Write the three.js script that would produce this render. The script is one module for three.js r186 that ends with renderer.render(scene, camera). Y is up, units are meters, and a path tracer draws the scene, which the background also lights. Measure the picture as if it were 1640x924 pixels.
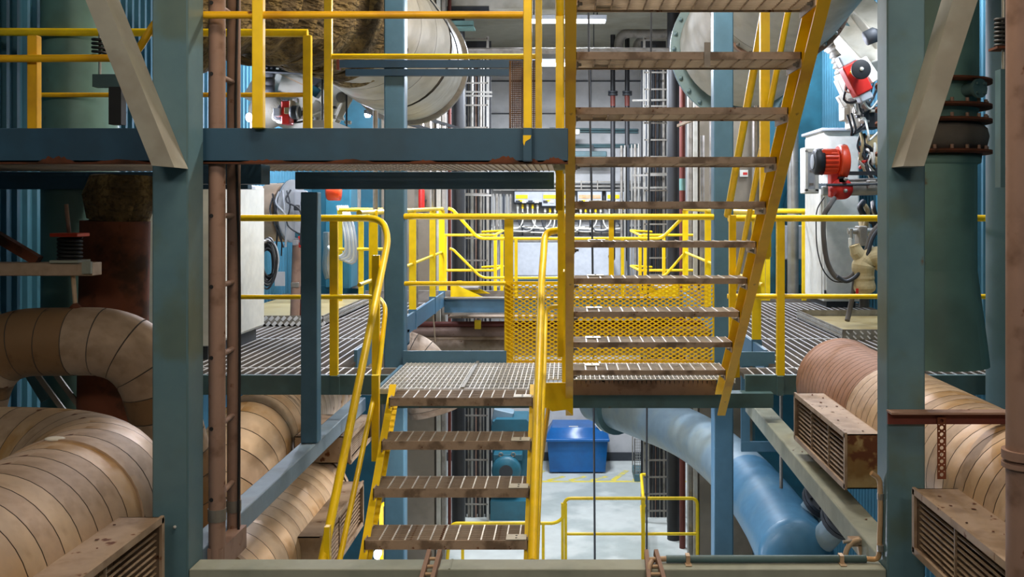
import * as THREE from 'three';
import { mergeGeometries } from 'three/addons/utils/BufferGeometryUtils.js';
import { RoundedBoxGeometry } from 'three/addons/geometries/RoundedBoxGeometry.js';
import { RectAreaLightUniformsLib } from 'three/addons/lights/RectAreaLightUniformsLib.js';

// ---------------------------------------------------------------- camera, light, exposure
// Positions are written (x, h, d): x to the right of the lens, h metres below the lens, d metres in front of it.
// The lens hangs 5 m above the lower floor, which is y = 0.
const EYE = 5;
const V = (x, h, d) => new THREE.Vector3(x, EYE - h, -d);
const P = (px, py, d) => V((px - 908) * d / 1600, (py - 337) * d / 1600, d);   // the spot seen at a pixel, d metres away
const scene = new THREE.Scene();
scene.background = new THREE.Color(0x020203);
const camera = new THREE.PerspectiveCamera(2 * Math.atan(462 / 1600) * 180 / Math.PI, 1640 / 924, 0.05, 100);
camera.position.set(0, EYE, 0);
camera.setViewOffset(1640, 924, -88, 125, 1640, 924);                          // rising front of a perspective-corrected photograph
scene.add(camera);
const renderer = new THREE.WebGLRenderer({ antialias: true });
renderer.toneMapping = THREE.LinearToneMapping;
renderer.toneMappingExposure = 1.85;
renderer.shadowMap.enabled = true;
RectAreaLightUniformsLib.init();
const WARM = 0xffe6c8, COOL = 0xeaf2ff, NEUTRAL = 0xfff1e0;
const FILL = 11;  // radiance of the fill lights added behind the lens
// every lamp fitting: [label, x, h, d, length along x, length along z, radiance, colour, glow]
const LAMPS = [
  ['strip light under the hall ceiling between the tall yellow posts, the upper of two', -.02, -2.73, 14.5, 1.15, .2, 260, COOL, 4],
  ['strip light hung in the hall between the tall yellow posts, lower of two', -.02, -2.38, 16.4, 1.15, .26, 230, COOL, 4],
  ['twin strip light high above the landing, over the top of the stair', .4, -3.1, 6.4, 1.5, .3, 72, NEUTRAL, 3],
  ['added strip light under the wool wrapped duct, hidden behind the fascia beam', -1.95, -.62, 8.4, .16, 1.1, 13, COOL, 3, -1.1],  // unseen lamp added to brighten the white cabinet
  ['strip light over the walkway by the white cladded duct', -2.6, -2.3, 11.2, .25, 1.3, 40, COOL, 4],
  ['strip light over the walkway in front of the red valve actuator', 2.9, -2.3, 8.6, .25, 1.5, 34, COOL, 3],
  ['strip light over the walkway above the tall grey control cabinet', 3.0, -2.6, 12.6, .25, 1.2, 45, COOL, 4],
  ['warm flood panel above the left tan duct elbow', -.6, -1.9, 2.9, .7, .4, 12, WARM, 2],
  ['warm flood panel above the right tan louvred duct', .75, -1.9, 2.7, .7, .4, 12, WARM, 2],
  ['added hidden strip light under the walkway above the lower left ducts', -.55, 1.33, 7.0, .5, .25, 30, NEUTRAL, 2],  // hidden lamp added to light the ducts below
  ['added hidden strip light under the walkway above the pale blue pipe', .25, 1.33, 7.0, .5, .25, 25, COOL, 2],  // second hidden lamp, added for light under the walkway
];

// ---------------------------------------------------------------- helpers
let seed = 12345;
const rnd = () => { seed = (seed * 1664525 + 1013904223) >>> 0; return seed / 4294967296; };
const rr = (a, b) => a + (b - a) * rnd();
const names = {};
const numbered = n => { const k = names[n] = (names[n] ?? -1) + 1; return k ? n + '_' + String(k).padStart(3, '0') : n; };
const rebase = [];
function thing(name, label, category, group) {
  const o = new THREE.Group(); o.name = numbered(name); scene.add(o); rebase.push(o);
  o.userData = { label, category }; if (group) o.userData.group = group;
  return o;
}
function struct(name, geo, mat, parent) {
  const o = part(parent ?? scene, name, geo, mat);
  if (!parent) o.userData.kind = 'structure';
  return o;
}
const flat = g => g.index ? g.toNonIndexed() : g;
function join(geos) {
  if (!Array.isArray(geos)) return geos;
  geos = geos.flat(9);
  return geos.length === 1 ? geos[0] : mergeGeometries(geos.map(flat));
}
function part(parent, name, geo, mat, opt = {}) {
  const m = new THREE.Mesh(join(geo), mat);
  m.name = parent === scene ? numbered(name) : name; m.castShadow = m.receiveShadow = true;
  if (opt.label) m.userData.label = opt.label;
  if (opt.stuff) m.userData.kind = 'stuff';
  parent.add(m); return m;
}
// one-mesh thing
function solo(name, label, category, geo, mat, group) {
  const m = part(scene, name, geo, mat); m.userData = { label, category }; if (group) m.userData.group = group;
  rebase.push(m); return m;
}
function boxUV(g) {                                         // uv in metres, projected along each face's main axis
  const p = g.attributes.position, n = g.attributes.normal, uv = new Float32Array(p.count * 2);
  for (let i = 0; i < p.count; i++) {
    const ax = Math.abs(n.getX(i)), ay = Math.abs(n.getY(i)), az = Math.abs(n.getZ(i));
    const x = p.getX(i), y = p.getY(i), z = p.getZ(i);
    if (ax >= ay && ax >= az) { uv[2 * i] = z; uv[2 * i + 1] = y; } else if (ay >= az) { uv[2 * i] = x; uv[2 * i + 1] = z; } else { uv[2 * i] = x; uv[2 * i + 1] = y; }
  }
  g.setAttribute('uv', new THREE.BufferAttribute(uv, 2)); return g;
}
// axis-aligned box between two corners in (x, h, d); c rounds the edges
function bx(x0, x1, h0, h1, d0, d1, c = 0) {
  const sx = Math.abs(x1 - x0), sy = Math.abs(h1 - h0), sz = Math.abs(d1 - d0);
  const g = c ? new RoundedBoxGeometry(sx, sy, sz, 1, c) : new THREE.BoxGeometry(sx, sy, sz);
  g.translate((x0 + x1) / 2, EYE - (h0 + h1) / 2, -(d0 + d1) / 2);
  return boxUV(flat(g));
}
// bar of section w x t from point p to point q; up gives the direction of t
function bar(p, q, w, t, up = new THREE.Vector3(0, 1, 0), c = 0) {
  const L = p.distanceTo(q), g = boxUV(flat(c ? new RoundedBoxGeometry(w, t, L, 1, c) : new THREE.BoxGeometry(w, t, L)));
  const z = q.clone().sub(p).normalize(), x = up.clone().cross(z).normalize(), y = z.clone().cross(x);
  g.applyMatrix4(new THREE.Matrix4().makeBasis(x, y, z).setPosition(p.clone().add(q).multiplyScalar(.5)));
  return g;
}
// tube through points; r number or array; round caps optional
function sweep(pts, r, n = 10, caps = true, squash, tang) {
  const N = pts.length, rad = i => Array.isArray(r) ? r[i] : r, pos = [], uv = [], idx = [];
  let t0 = tang ? tang[0] : pts[1].clone().sub(pts[0]).normalize();
  let u = Math.abs(t0.y) < .9 ? new THREE.Vector3(0, 1, 0) : new THREE.Vector3(1, 0, 0);
  u.addScaledVector(t0, -u.dot(t0)).normalize();
  let len = 0;
  for (let i = 0; i < N; i++) {
    const t = tang ? tang[i] : pts[Math.min(N - 1, i + 1)].clone().sub(pts[Math.max(0, i - 1)]).normalize();
    u.addScaledVector(t, -u.dot(t)).normalize();
    const v = t.clone().cross(u);
    if (i) len += pts[i].distanceTo(pts[i - 1]);
    for (let k = 0; k <= n; k++) {
      const a = k / n * 2 * Math.PI, c = Math.cos(a) * rad(i) * (squash ?? 1), s = Math.sin(a) * rad(i);
      pos.push(pts[i].x + u.x * c + v.x * s, pts[i].y + u.y * c + v.y * s, pts[i].z + u.z * c + v.z * s);
      uv.push(a * Math.max(rad(i), .02), len);
    }
  }
  for (let i = 0; i < N - 1; i++) for (let k = 0; k < n; k++) {
    const a = i * (n + 1) + k, b = a + n + 1; idx.push(a, a + 1, b, b, a + 1, b + 1);
  }
  let g = new THREE.BufferGeometry();
  g.setAttribute('position', new THREE.Float32BufferAttribute(pos, 3)); g.setAttribute('uv', new THREE.Float32BufferAttribute(uv, 2)); g.setIndex(idx);
  g.computeVertexNormals();
  const nm = g.attributes.normal;                            // weld the seam's normals
  for (let i = 0; i < N; i++) {
    const a = i * (n + 1), b = a + n, s = new THREE.Vector3(nm.getX(a) + nm.getX(b), nm.getY(a) + nm.getY(b), nm.getZ(a) + nm.getZ(b)).normalize();
    nm.setXYZ(a, s.x, s.y, s.z); nm.setXYZ(b, s.x, s.y, s.z);
  }
  if (!caps) return flat(g);
  const out = [flat(g)];
  for (const e of [0, N - 1]) {
    const dir = e ? pts[N - 1].clone().sub(pts[N - 2]) : pts[0].clone().sub(pts[1]);
    const cp = [], cu = [], cn = []; dir.normalize();
    for (let k = 0; k < n; k++) {
      const q = [[0, 0], ...(e ? [k, k + 1] : [k + 1, k]).map(j => [1, j])];
      for (const [w, j] of q) {
        const b = (e * (n + 1) + j) * 3;
        cp.push(...(w ? [pos[b], pos[b + 1], pos[b + 2]] : [pts[e].x, pts[e].y, pts[e].z])); cn.push(dir.x, dir.y, dir.z);
        cu.push(w ? Math.cos(j / n * 6.283) * rad(e) : 0, w ? Math.sin(j / n * 6.283) * rad(e) : 0);
      }
    }
    const c = new THREE.BufferGeometry();
    c.setAttribute('position', new THREE.Float32BufferAttribute(cp, 3)); c.setAttribute('uv', new THREE.Float32BufferAttribute(cu, 2)); c.setAttribute('normal', new THREE.Float32BufferAttribute(cn, 3));
    out.push(c);
  }
  return mergeGeometries(out);
}
// polyline with rounded corners
function bent(pts, rad, steps = 6) {
  const out = [pts[0].clone()];
  for (let i = 1; i < pts.length - 1; i++) {
    const a = pts[i - 1], b = pts[i], c = pts[i + 1];
    const da = a.clone().sub(b), dc = c.clone().sub(b), r = Math.min(rad, da.length() * .49, dc.length() * .49);
    const p = b.clone().addScaledVector(da.normalize(), r), q = b.clone().addScaledVector(dc.normalize(), r);
    for (let k = 0; k <= steps; k++) {
      const t = k / steps; out.push(p.clone().multiplyScalar((1 - t) * (1 - t)).addScaledVector(b, 2 * t * (1 - t)).addScaledVector(q, t * t));
    }
  }
  out.push(pts.at(-1).clone()); return out;
}
const tube = (pts, r, n = 10, rad = .1) => sweep(pts.length > 2 ? bent(pts, rad) : pts, r, n);
const cyl = (p, q, r, n = 14) => sweep([p, q], r, n);
function curve(pts, r, n = 7, seg = 24) { return sweep(new THREE.CatmullRomCurve3(pts).getSpacedPoints(seg), r, n); }
// lathe about the axis p -> q; profile [[r, along], ...]
function lathe(p, q, profile, n = 24) {
  const dir = q.clone().sub(p).normalize();
  const g = new THREE.LatheGeometry(profile.map(([r, a]) => new THREE.Vector2(Math.max(r, 1e-4), a)), n);
  g.applyQuaternion(new THREE.Quaternion().setFromUnitVectors(new THREE.Vector3(0, 1, 0), dir)); g.translate(p.x, p.y, p.z);
  return boxUV(flat(g));
}
const ring = (p, q, r, w, n = 24) => { const dir = q.clone().sub(p).normalize(); return sweep([p, p.clone().addScaledVector(dir, w)], r, n); };
// flat polygon [[x, h], ...] at depth d, thickness t toward +d ; axis 'x' takes [[d, h], ...] at x
function plate(poly, at, t, axis = 'z') {
  const s = new THREE.Shape(poly.map(([a, b]) => new THREE.Vector2(a, -b)));
  const g = new THREE.ExtrudeGeometry(s, { depth: t, bevelEnabled: false });
  if (axis === 'z') g.translate(0, EYE, -at - t);
  else { g.rotateY(Math.PI / 2); g.translate(at, EYE, 0); }
  return boxUV(flat(g));
}
// ---------------------------------------------------------------- procedural materials
const SZ = 256;
function lattice(s, n) { const r = new Float32Array(n * n); let a = s * 7919 + 13; for (let i = 0; i < n * n; i++) { a = (a * 1664525 + 1013904223) >>> 0; r[i] = a / 4294967296; } return r; }
const layers = new Map();
function noise(s, n, u, v, nv = n) {                          // tileable value noise, n x nv cells over the unit square
  const key = s * 1e6 + n * 1e3 + nv; let L = layers.get(key);
  if (!L) layers.set(key, L = lattice(s * 131 + n + nv * 17, Math.max(n, nv)));
  const W = Math.max(n, nv), x = u * n, y = v * nv, xi = Math.floor(x), yi = Math.floor(y), f = x - xi, g = y - yi;
  const a = f * f * (3 - 2 * f), b = g * g * (3 - 2 * g), m = (i, j) => L[(((j % nv) + nv) % nv) * W + (((i % n) + n) % n)];
  return (m(xi, yi) * (1 - a) + m(xi + 1, yi) * a) * (1 - b) + (m(xi, yi + 1) * (1 - a) + m(xi + 1, yi + 1) * a) * b;
}
const fbm = (s, n, u, v, o = 4, ratio = 1) => { let t = 0, w = .5, k = 0; for (let i = 0; i < o; i++) { t += w * noise(s + i, n << i, u, v, Math.max(1, Math.round((n << i) * ratio))); k += w; w *= .55; } return t / k; };
const smooth = (a, b, x) => { const t = Math.min(1, Math.max(0, (x - a) / (b - a))); return t * t * (3 - 2 * t); };
const hex = c => [(c >> 16) & 255, (c >> 8) & 255, c & 255];
const mixc = (a, b, t) => a.map((x, i) => x + (b[i] - x) * t);
function tex(fn, size = SZ, srgb = true) {
  const d = new Uint8Array(size * size * 4);
  for (let j = 0; j < size; j++) for (let i = 0; i < size; i++) {
    const c = fn(i / size, j / size), k = (j * size + i) * 4; d[k] = c[0]; d[k + 1] = c[1]; d[k + 2] = c[2]; d[k + 3] = 255;
  }
  const t = new THREE.DataTexture(d, size, size); t.wrapS = t.wrapT = THREE.RepeatWrapping; t.magFilter = THREE.LinearFilter; t.minFilter = THREE.LinearMipmapLinearFilter; t.generateMipmaps = true;
  if (srgb) t.colorSpace = THREE.SRGBColorSpace; t.needsUpdate = true; return t;
}
const grainMap = tex((u, v) => { const g = 255 * fbm(3, 16, u, v, 5); return [g, g, g]; }, 256, false);
const roughMap = tex((u, v) => { const g = 150 + 105 * fbm(9, 6, u, v, 5); return [g, g, g]; }, 256, false);
const brushMap = tex((u, v) => { const g = 255 * fbm(14, 4, u, v, 5, 8); return [g, g, g]; }, 256, false);
function std(o) { const m = new THREE.MeshStandardMaterial({ roughness: .6, metalness: 0, ...o }); return m; }
// paint with mottling, rubbed grime and rust spots; each has a grain of its own
function paint(col, { dirt = 0x4a4234, amount = .35, rust = .0, rough = .5, rep = .8, s = 1, metal = 0, bump = .0006 } = {}) {
  const a = hex(col), b = hex(dirt), r = hex(0x5a3016);
  const map = tex((u, v) => {
    const n = fbm(s, 5, u, v, 6), f = fbm(s + 20, 24, u, v, 4), k = fbm(s + 40, 9, u, v, 5);
    let c = mixc(a, b, amount * smooth(.42, .72, n) + .14 * (f - .5));
    if (rust) c = mixc(c, r, smooth(.72 - rust * .3, .8 - rust * .25, k * .75 + f * .25));
    return c.map(x => Math.max(0, Math.min(255, x * (.94 + .12 * f))));
  });
  map.repeat.set(rep, rep);
  return std({ map, roughness: rough, metalness: metal, bumpMap: grainMap, bumpScale: bump });
}
const M = {
  blue: paint(0x4d748e, { dirt: 0x456478, amount: .3, rust: .0, rough: .42, s: 2 }),
  column: paint(0x577884, { dirt: 0x55604e, amount: .5, rust: .02, rough: .4, s: 4 }),
  beam: paint(0x2c526c, { dirt: 0x283e4c, amount: .35, rust: .0, rough: .5, s: 6 }),  // column paint darkened, putting the gallery's shade into the colour
  channel: paint(0x4b6a70, { dirt: 0x3d4a44, amount: .4, rust: .1, rough: .5, s: 8 }),
  dusty: paint(0x9a9f92, { dirt: 0x768074, amount: .5, rust: .0, rough: .75, s: 10 }),
  yellow: paint(0xfbd60c, { dirt: 0xe0ae08, amount: .3, rust: .0, rough: .38, s: 12, bump: .0003 }),
  amber: paint(0xeeb80c, { dirt: 0xb87c10, amount: .5, rust: .03, rough: .45, s: 14 }),
  tread: paint(0xb0a090, { dirt: 0x7a6a5c, amount: .6, rust: .03, rough: .6, s: 16, rep: 2.2, metal: .1 }),
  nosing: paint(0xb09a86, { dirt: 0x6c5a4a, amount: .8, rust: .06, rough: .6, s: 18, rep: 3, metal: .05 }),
  galv: paint(0x8f8a82, { dirt: 0x6a6258, amount: .5, rough: .5, s: 20, rep: 2, metal: .5 }),
  bright: paint(0xdedede, { dirt: 0xaeaeac, amount: .4, rough: .4, s: 22, rep: 2, metal: .2 }),
  grate: paint(0x776f66, { dirt: 0x544d46, amount: .5, rough: .6, s: 24, rep: 2, metal: .1 }),
  tan: paint(0xc4ac90, { dirt: 0x9c8060, amount: .65, rust: .0, rough: .6, s: 26, rep: 1.1, metal: .35, bump: .001 }),
  tan2: paint(0xb8a088, { dirt: 0x8f765a, amount: .6, rust: .02, rough: .6, s: 27, rep: 1.3, metal: .35, bump: .001 }),
  tan3: paint(0xc8aa88, { dirt: 0xa5783e, amount: .7, rough: .46, s: 29, rep: .9, metal: .35, bump: .001 }),
  copper: paint(0x94705a, { dirt: 0x74543f, amount: .6, rust: .05, rough: .72, s: 30, rep: 1.1, metal: .35, bump: .001 }),
  housing: paint(0xa8937e, { dirt: 0x7c6650, amount: .6, rust: .12, rough: .65, s: 32, rep: 1.6, metal: .15 }),
  blade: paint(0x9c8872, { dirt: 0x5d4a3a, amount: .6, rough: .6, s: 34, rep: 2 }),
  rust: paint(0x6d3a22, { dirt: 0x36200f, amount: .8, rust: .3, rough: .85, s: 36, rep: 1.5 }),
  pipe: paint(0x94786a, { dirt: 0x64493a, amount: .7, rust: .14, rough: .65, s: 38, rep: 1.6 }),
  maroon: paint(0x662c22, { dirt: 0x441c14, amount: .5, rust: .1, rough: .6, s: 40 }),
  white: paint(0xd6d4ca, { dirt: 0xbab4a4, amount: .3, rough: .5, s: 42 }),
  clad: paint(0xbdb9ad, { dirt: 0x9a927f, amount: .5, rough: .5, s: 44, rep: .7, metal: .15 }),
  wall: paint(0xb4b4b4, { dirt: 0x9a9a98, amount: .4, rough: .85, s: 46, rep: .35 }),
  olive: paint(0x8f8c7c, { dirt: 0x77725f, amount: .4, rough: .9, s: 48, rep: .35 }),
  pier: paint(0x8d8272, { dirt: 0x6e6454, amount: .5, rough: .85, s: 50, rep: .4 }),
  floor: paint(0xc4c8c2, { dirt: 0x929c98, amount: .6, rough: .45, s: 52, rep: .3 }),
  corr: paint(0x2f6a80, { dirt: 0x27505e, amount: .35, rough: .7, s: 54, rep: .5 }),
  machine: paint(0x276274, { dirt: 0x204a56, amount: .35, rough: .4, s: 56 }),
  bin: paint(0x0a5c9e, { dirt: 0x0a4880, amount: .4, rough: .32, s: 58 }),
  pale: paint(0x7c929e, { dirt: 0x8f958a, amount: .6, rust: .0, rough: .45, s: 60, rep: .5 }),
  fresh: paint(0x467898, { dirt: 0x66869a, amount: .5, rough: .4, s: 62, rep: .6 }),
  teal: paint(0x648a84, { dirt: 0x506a64, amount: .5, rust: .03, rough: .5, s: 64, rep: .6 }),
  red: paint(0xc8261c, { dirt: 0x9c2018, amount: .3, rough: .4, s: 66 }),
  orange: paint(0xe2451c, { dirt: 0xb03414, amount: .3, rough: .4, s: 68 }),
  black: paint(0x1c1d20, { dirt: 0x2c2b2a, amount: .4, rough: .55, s: 70 }),
  dark: paint(0x2c3036, { dirt: 0x3a3a38, amount: .4, rough: .6, s: 72 }),
  steel: paint(0xa3a19b, { dirt: 0x7c786f, amount: .4, rough: .35, s: 74, metal: .6 }),
  canvas: paint(0xb7a57c, { dirt: 0x8d7b54, amount: .5, rough: .9, s: 76, rep: 2 }),
  grey: paint(0xb2b6bc, { dirt: 0x969a9e, amount: .3, rough: .5, s: 78 }),
  belt: paint(0x5a5550, { dirt: 0x453f3a, amount: .5, rough: .9, s: 80 }),
  hatch: paint(0xe3cf52, { dirt: 0xa9b0ae, amount: .7, rough: .6, s: 82 }),
  scorch: paint(0x927250, { dirt: 0x3a2616, amount: .9, rough: .55, s: 93, metal: .3, rep: .9 }),
  bearing: paint(0xd0c6b8, { dirt: 0x9a8c7c, amount: .5, rough: .6, s: 95, rep: 2 }),  // paler copy of the tread bars, painting light on the upper undersides
  navy: paint(0x20405a, { dirt: 0x1c3040, amount: .4, rough: .5, s: 96 }),  // beam paint darkened again to paint shade on the hanging channel
  deep: paint(0x2c4a50, { dirt: 0x24383a, amount: .4, rough: .6, s: 98 }),
  brace: paint(0x94958c, { dirt: 0x7a7468, amount: .5, rust: .0, rough: .6, s: 88 }),
  slate: paint(0x7d93a6, { dirt: 0x8a929a, amount: .5, rough: .5, s: 89 }),
  mint: paint(0x86a3ac, { dirt: 0x6a868e, amount: .4, rough: .5, s: 90 }),
  patch: paint(0xa08c62, { dirt: 0x6a4a20, amount: .7, rust: .62, rough: .6, s: 91, rep: 1.3 }),
  sludge: paint(0xa8976a, { dirt: 0x8a7440, amount: .6, rough: .35, s: 84 }),
};
const woolMap = tex((u, v) => { const g = 255 * fbm(97, 10, u, v, 5, 3); return [g, g, g]; }, 256, false); woolMap.repeat.set(1.3, 1.3);
M.wool = std({ map: tex((u, v) => { const n = fbm(90, 6, u, v, 6), f = fbm(95, 40, u, v, 4); return mixc(mixc(hex(0x54452c), hex(0x8a744a), smooth(.3, .7, n)), hex(0x33291a), .5 * smooth(.5, .75, f)); }), bumpMap: woolMap, bumpScale: .035, roughness: 1 });
M.wool.map.repeat.set(1.6, 1.6);
M.checker = paint(0x98948a, { dirt: 0x6f685c, amount: .5, rough: .45, s: 86, metal: .5, rep: 2 });
const glow = (c, k) => new THREE.MeshStandardMaterial({ color: 0xffffff, emissive: c, emissiveIntensity: k, roughness: .5 });
// ---------------------------------------------------------------- the building
const TOP = -3.25, FLOOR = EYE;
struct('floor', bx(-3.9, 3.9, FLOOR, FLOOR + .2, -2.2, 20.3), M.floor);
struct('ceiling', bx(-3.9, 3.9, TOP - .2, TOP, -2.2, 20.3), M.olive);
struct('wall_back', bx(-3.9, 3.9, TOP, FLOOR, 20, 20.25), M.wall);
struct('wall_front', bx(-3.9, 3.9, TOP, FLOOR, -2.25, -2), M.dark);
function corrugated(x, side, d0, d1) {                       // trapezoid ribs 120 mm apart, facing into the hall
  const pts = [], n = Math.round((d1 - d0) / .12);
  for (let i = 0; i < n; i++) for (const [t, o] of [[0, 0], [.055, 0], [.07, .025], [.105, .025]]) pts.push([d0 + i * .12 + t, o]);
  pts.push([d1, 0]);
  const s = new THREE.Shape([...pts.map(([d, o]) => new THREE.Vector2(d, o)), new THREE.Vector2(d1, -.12), new THREE.Vector2(d0, -.12)]);
  const g = new THREE.ExtrudeGeometry(s, { depth: FLOOR - TOP, bevelEnabled: false });
  g.applyMatrix4(new THREE.Matrix4().makeBasis(new THREE.Vector3(0, 0, -1), new THREE.Vector3(-side, 0, 0), new THREE.Vector3(0, side, 0)));
  g.translate(x, EYE - (side < 0 ? TOP : FLOOR), 0);
  return boxUV(flat(g));
}
struct('wall_left', corrugated(-3.52, -1, -2, 13.76), M.corr);
struct('wall_right', corrugated(3.52, 1, -2, 13.76), M.corr);
struct('wall_bulkhead_left', bx(-3.6, -2.6, TOP, FLOOR, 13.8, 14), M.machine);
struct('wall_bulkhead_right', bx(2.6, 3.6, TOP, FLOOR, 13.8, 14), M.machine);
struct('wall_hall_left', bx(-2.9, -2.65, TOP, FLOOR, 14, 20), M.wall);
struct('wall_hall_right', bx(2.65, 2.9, TOP, FLOOR, 14, 20), M.wall);
struct('baseboard_back', bx(-2.6, 2.6, FLOOR - .16, FLOOR, 19.95, 20), M.dark);
// back wall panels: shallow ribs between the cast panels
for (const h of [-2.6, -1.95]) struct('trim_' + (h < -2 ? 1 : 2), bx(-2.6, 2.6, h, h + .025, 19.97, 20), M.dark);
for (const x of [.46, -.9, 1.9]) struct('trim_' + (x === .46 ? 3 : x < 0 ? 4 : 5), bx(x, x + .025, TOP, .5, 19.97, 20), M.dark);
for (const [s, w] of [[-1, 'left'], [1, 'right']]) {
  const t = thing('concrete_pier', `beige concrete pier on the ${w} of the back hall, with metal corner strips`, 'pier');
  part(t, 'shaft', bx(s * 1.86, s * 2.62, TOP, FLOOR, 14, 14.5), M.pier);
  for (const k of [0, 1]) part(t, 'corner_strip', bx(s * (1.78 - k * .06), s * (1.83 - k * .06), TOP, FLOOR, 14.02 + k * .1, 14.2 + k * .1), k ? M.galv : M.clad);
}
// ---------------------------------------------------------------- lamps
for (const [label, x, h, d, lx, lz, power, col, k, top] of LAMPS) {
  const warm = col === WARM, t = thing(warm ? 'flood_panel' : 'strip_light', label, 'lamp');
  part(t, 'housing', bx(x - lx / 2 - .02, x + lx / 2 + .02, h - .09, h - .025, d - lz / 2 - .02, d + lz / 2 + .02, .01), M.grey);
  part(t, 'diffuser', bx(x - lx / 2, x + lx / 2, h - .025, h, d - lz / 2, d + lz / 2, .008), glow(col, k));
  const up = top ?? TOP;
  if (h < -.5) for (const e of [-1, 1]) part(t, 'hanger', lx > lz ? cyl(V(x + e * lx * .4, up, d), V(x + e * lx * .4, h - .085, d), .008, 6) : cyl(V(x, up, d + e * lz * .4), V(x, h - .085, d + e * lz * .4), .008, 6), M.dark);
  else for (const e of [-1, 1]) part(t, 'hanger', lx > lz ? cyl(V(x + e * lx * .4, 1.12, d), V(x + e * lx * .4, h - .085, d), .008, 6) : cyl(V(x, 1.12, d + e * lz * .4), V(x, h - .085, d + e * lz * .4), .008, 6), M.dark);
  const L = new THREE.RectAreaLight(col, power, lx, lz);
  L.position.copy(V(x, h + .012, d)); L.rotation.x = -Math.PI / 2; scene.add(L);
}
// two fill lights added on the wall behind the lens to brighten the stairs
for (const s of [-1, 1]) {
  const t = thing('fill_light', `added fill light, unseen, on the wall behind the lens, ${s < 0 ? 'left' : 'right'} of the middle`, 'lamp');
  const c = V(s * 1.5, -2.3, -1.55), aim = V(s * .4, .3, 7), g = new THREE.Group();
  part(t, 'housing', bar(c.clone().lerp(aim, -.008), c, 1.12, .55, undefined, .02), M.grey);
  part(t, 'diffuser', bar(c, c.clone().lerp(aim, .002), 1.05, .55), glow(0xfff0e0, 4));
  part(t, 'wall_arm', cyl(c.clone().lerp(aim, -.01), V(s * 1.5, -2.3, -1.995), .04, 10), M.dark);
  const L = new THREE.RectAreaLight(0xfff0e0, FILL, 1.05, .55); L.position.copy(c.clone().lerp(aim, .005)); L.lookAt(aim); scene.add(L);
}
for (const [px, py, d, label, power = 5] of [[604, 888, 8.5, 'small round bulkhead lamp glowing under the bottom tread of the lower stair'], [1226, 887, 8.2, 'small round bulkhead lamp glowing beside the end of the pale blue pipe'],
  [588, 183, 11.5, 'small lamp glowing on the blue wall beside the wool wrapped duct', 7],
  [399, 188, 8.9, 'small lamp glowing just right of the rusty ladder above the fascia beam', 1.5], [663, 192, 11.8, 'small lamp glowing below the rim of the white cladded duct', 7], [1218, 138, 11, 'small lamp glowing between the yellow posts of the upper stair', 8]]) {
  const t = thing('bulkhead_lamp', label, 'lamp'), c = P(px, py, d);
  const back = c.clone(); back.z -= .05;
  part(t, 'lamp_base', lathe(c.clone().setZ(c.z - .07), c, [[0, 0], [.034, 0], [.034, .03], [.025, .04]], 16), M.grey);
  const g = new THREE.SphereGeometry(.03, 16, 12); g.scale(1, 1.3, 1); g.translate(c.x, c.y, c.z);
  part(t, 'lamp_globe', flat(g), glow(0xe8ecff, 9));
  if (d < 9 || px > 1000) { part(t, 'lamp_stem', cyl(c.clone().setZ(c.z - .06), V(c.x, px > 1000 && d > 9 ? -3.25 : FLOOR, d + .06), .012, 8), M.galv); }
  else part(t, 'lamp_stem', cyl(c.clone().setZ(c.z - .06), V(c.x, TOP, d + .06), .012, 8), M.galv);
  const L = new THREE.PointLight(0xe8ecff, power); L.position.set(c.x, c.y, c.z + .09); L.castShadow = true; L.shadow.radius = 4; scene.add(L);
}
// ---------------------------------------------------------------- main steel
// tall front columns
function column(name, label, x0, x1, d0, d1, h0, h1, mat) { return solo(name, label, 'column', bx(x0, x1, h0, h1, d0, d1, .006), mat); }
const cl = thing('steel_column', 'broad green blue steel column left of centre in front, with scratched paint', 'column');
part(cl, 'shaft', bx(-1.621, -1.479, TOP, FLOOR, 3.9, 4.068, .008), M.column);
for (const [x, h] of [[-1.53, 1.235]]) part(cl, 'bolt', lathe(V(x, h, 3.9), V(x, h, 3.88), [[.006, -.004], [.006, .008], [0, .01]], 8), M.bright);
const cr = thing('steel_column', 'broad green grey steel column right of centre in front, beside the green pipe', 'column');
part(cr, 'shaft', bx(1.25, 1.4, TOP, FLOOR, 3.9, 4.03, .008), M.column);
// knee braces welded on the columns' front faces
solo('diagonal_brace', 'pale square diagonal brace running down to the left front column', 'brace',
  plate([[-1.563, -.169], [-1.478, -.162], [-2.087, -1.66], [-2.16, -1.66]], 3.76, .138), M.brace);
solo('diagonal_brace', 'pale square diagonal brace running down to the right front column', 'brace',
  plate([[1.266, -.167], [1.344, -.167], [1.828, -1.66], [1.711, -1.66]], 3.76, .138), M.brace);
// bottom cross beam between the columns
{
  const t = thing('cross_beam', 'grey green cross beam along the bottom edge between the front columns', 'beam');
  part(t, 'beam_body', bx(-1.478, 1.249, 1.402, 1.52, 3.902, 4.02, .006), M.dusty);
  for (const x of [-.46, .36]) part(t, 'weld_seam', bar(V(x, 1.401, 3.905), V(x, 1.401, 4.015), .008, .003), M.dusty);
}
// depth beams
solo('depth_beam', 'blue grey square beam running back from the left front column, carrying a short post', 'beam', bar(V(-1.56, 1.452, 4.075), V(-1.56, 1.452, 7.5), .1, .1, undefined, .008), M.slate);
solo('depth_beam', 'dusty grey green beam running back from the right front column under the louvred duct', 'beam', bar(V(1.325, 1.455, 4.035), V(1.4, 1.455, 7.5), .125, .11, undefined, .008), M.dusty);
solo('short_post', 'short dark blue post standing on the left depth beam under the gallery', 'post', bx(-1.6, -1.5, -.11, 1.4, 6.0, 6.1, .006), M.blue);
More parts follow.
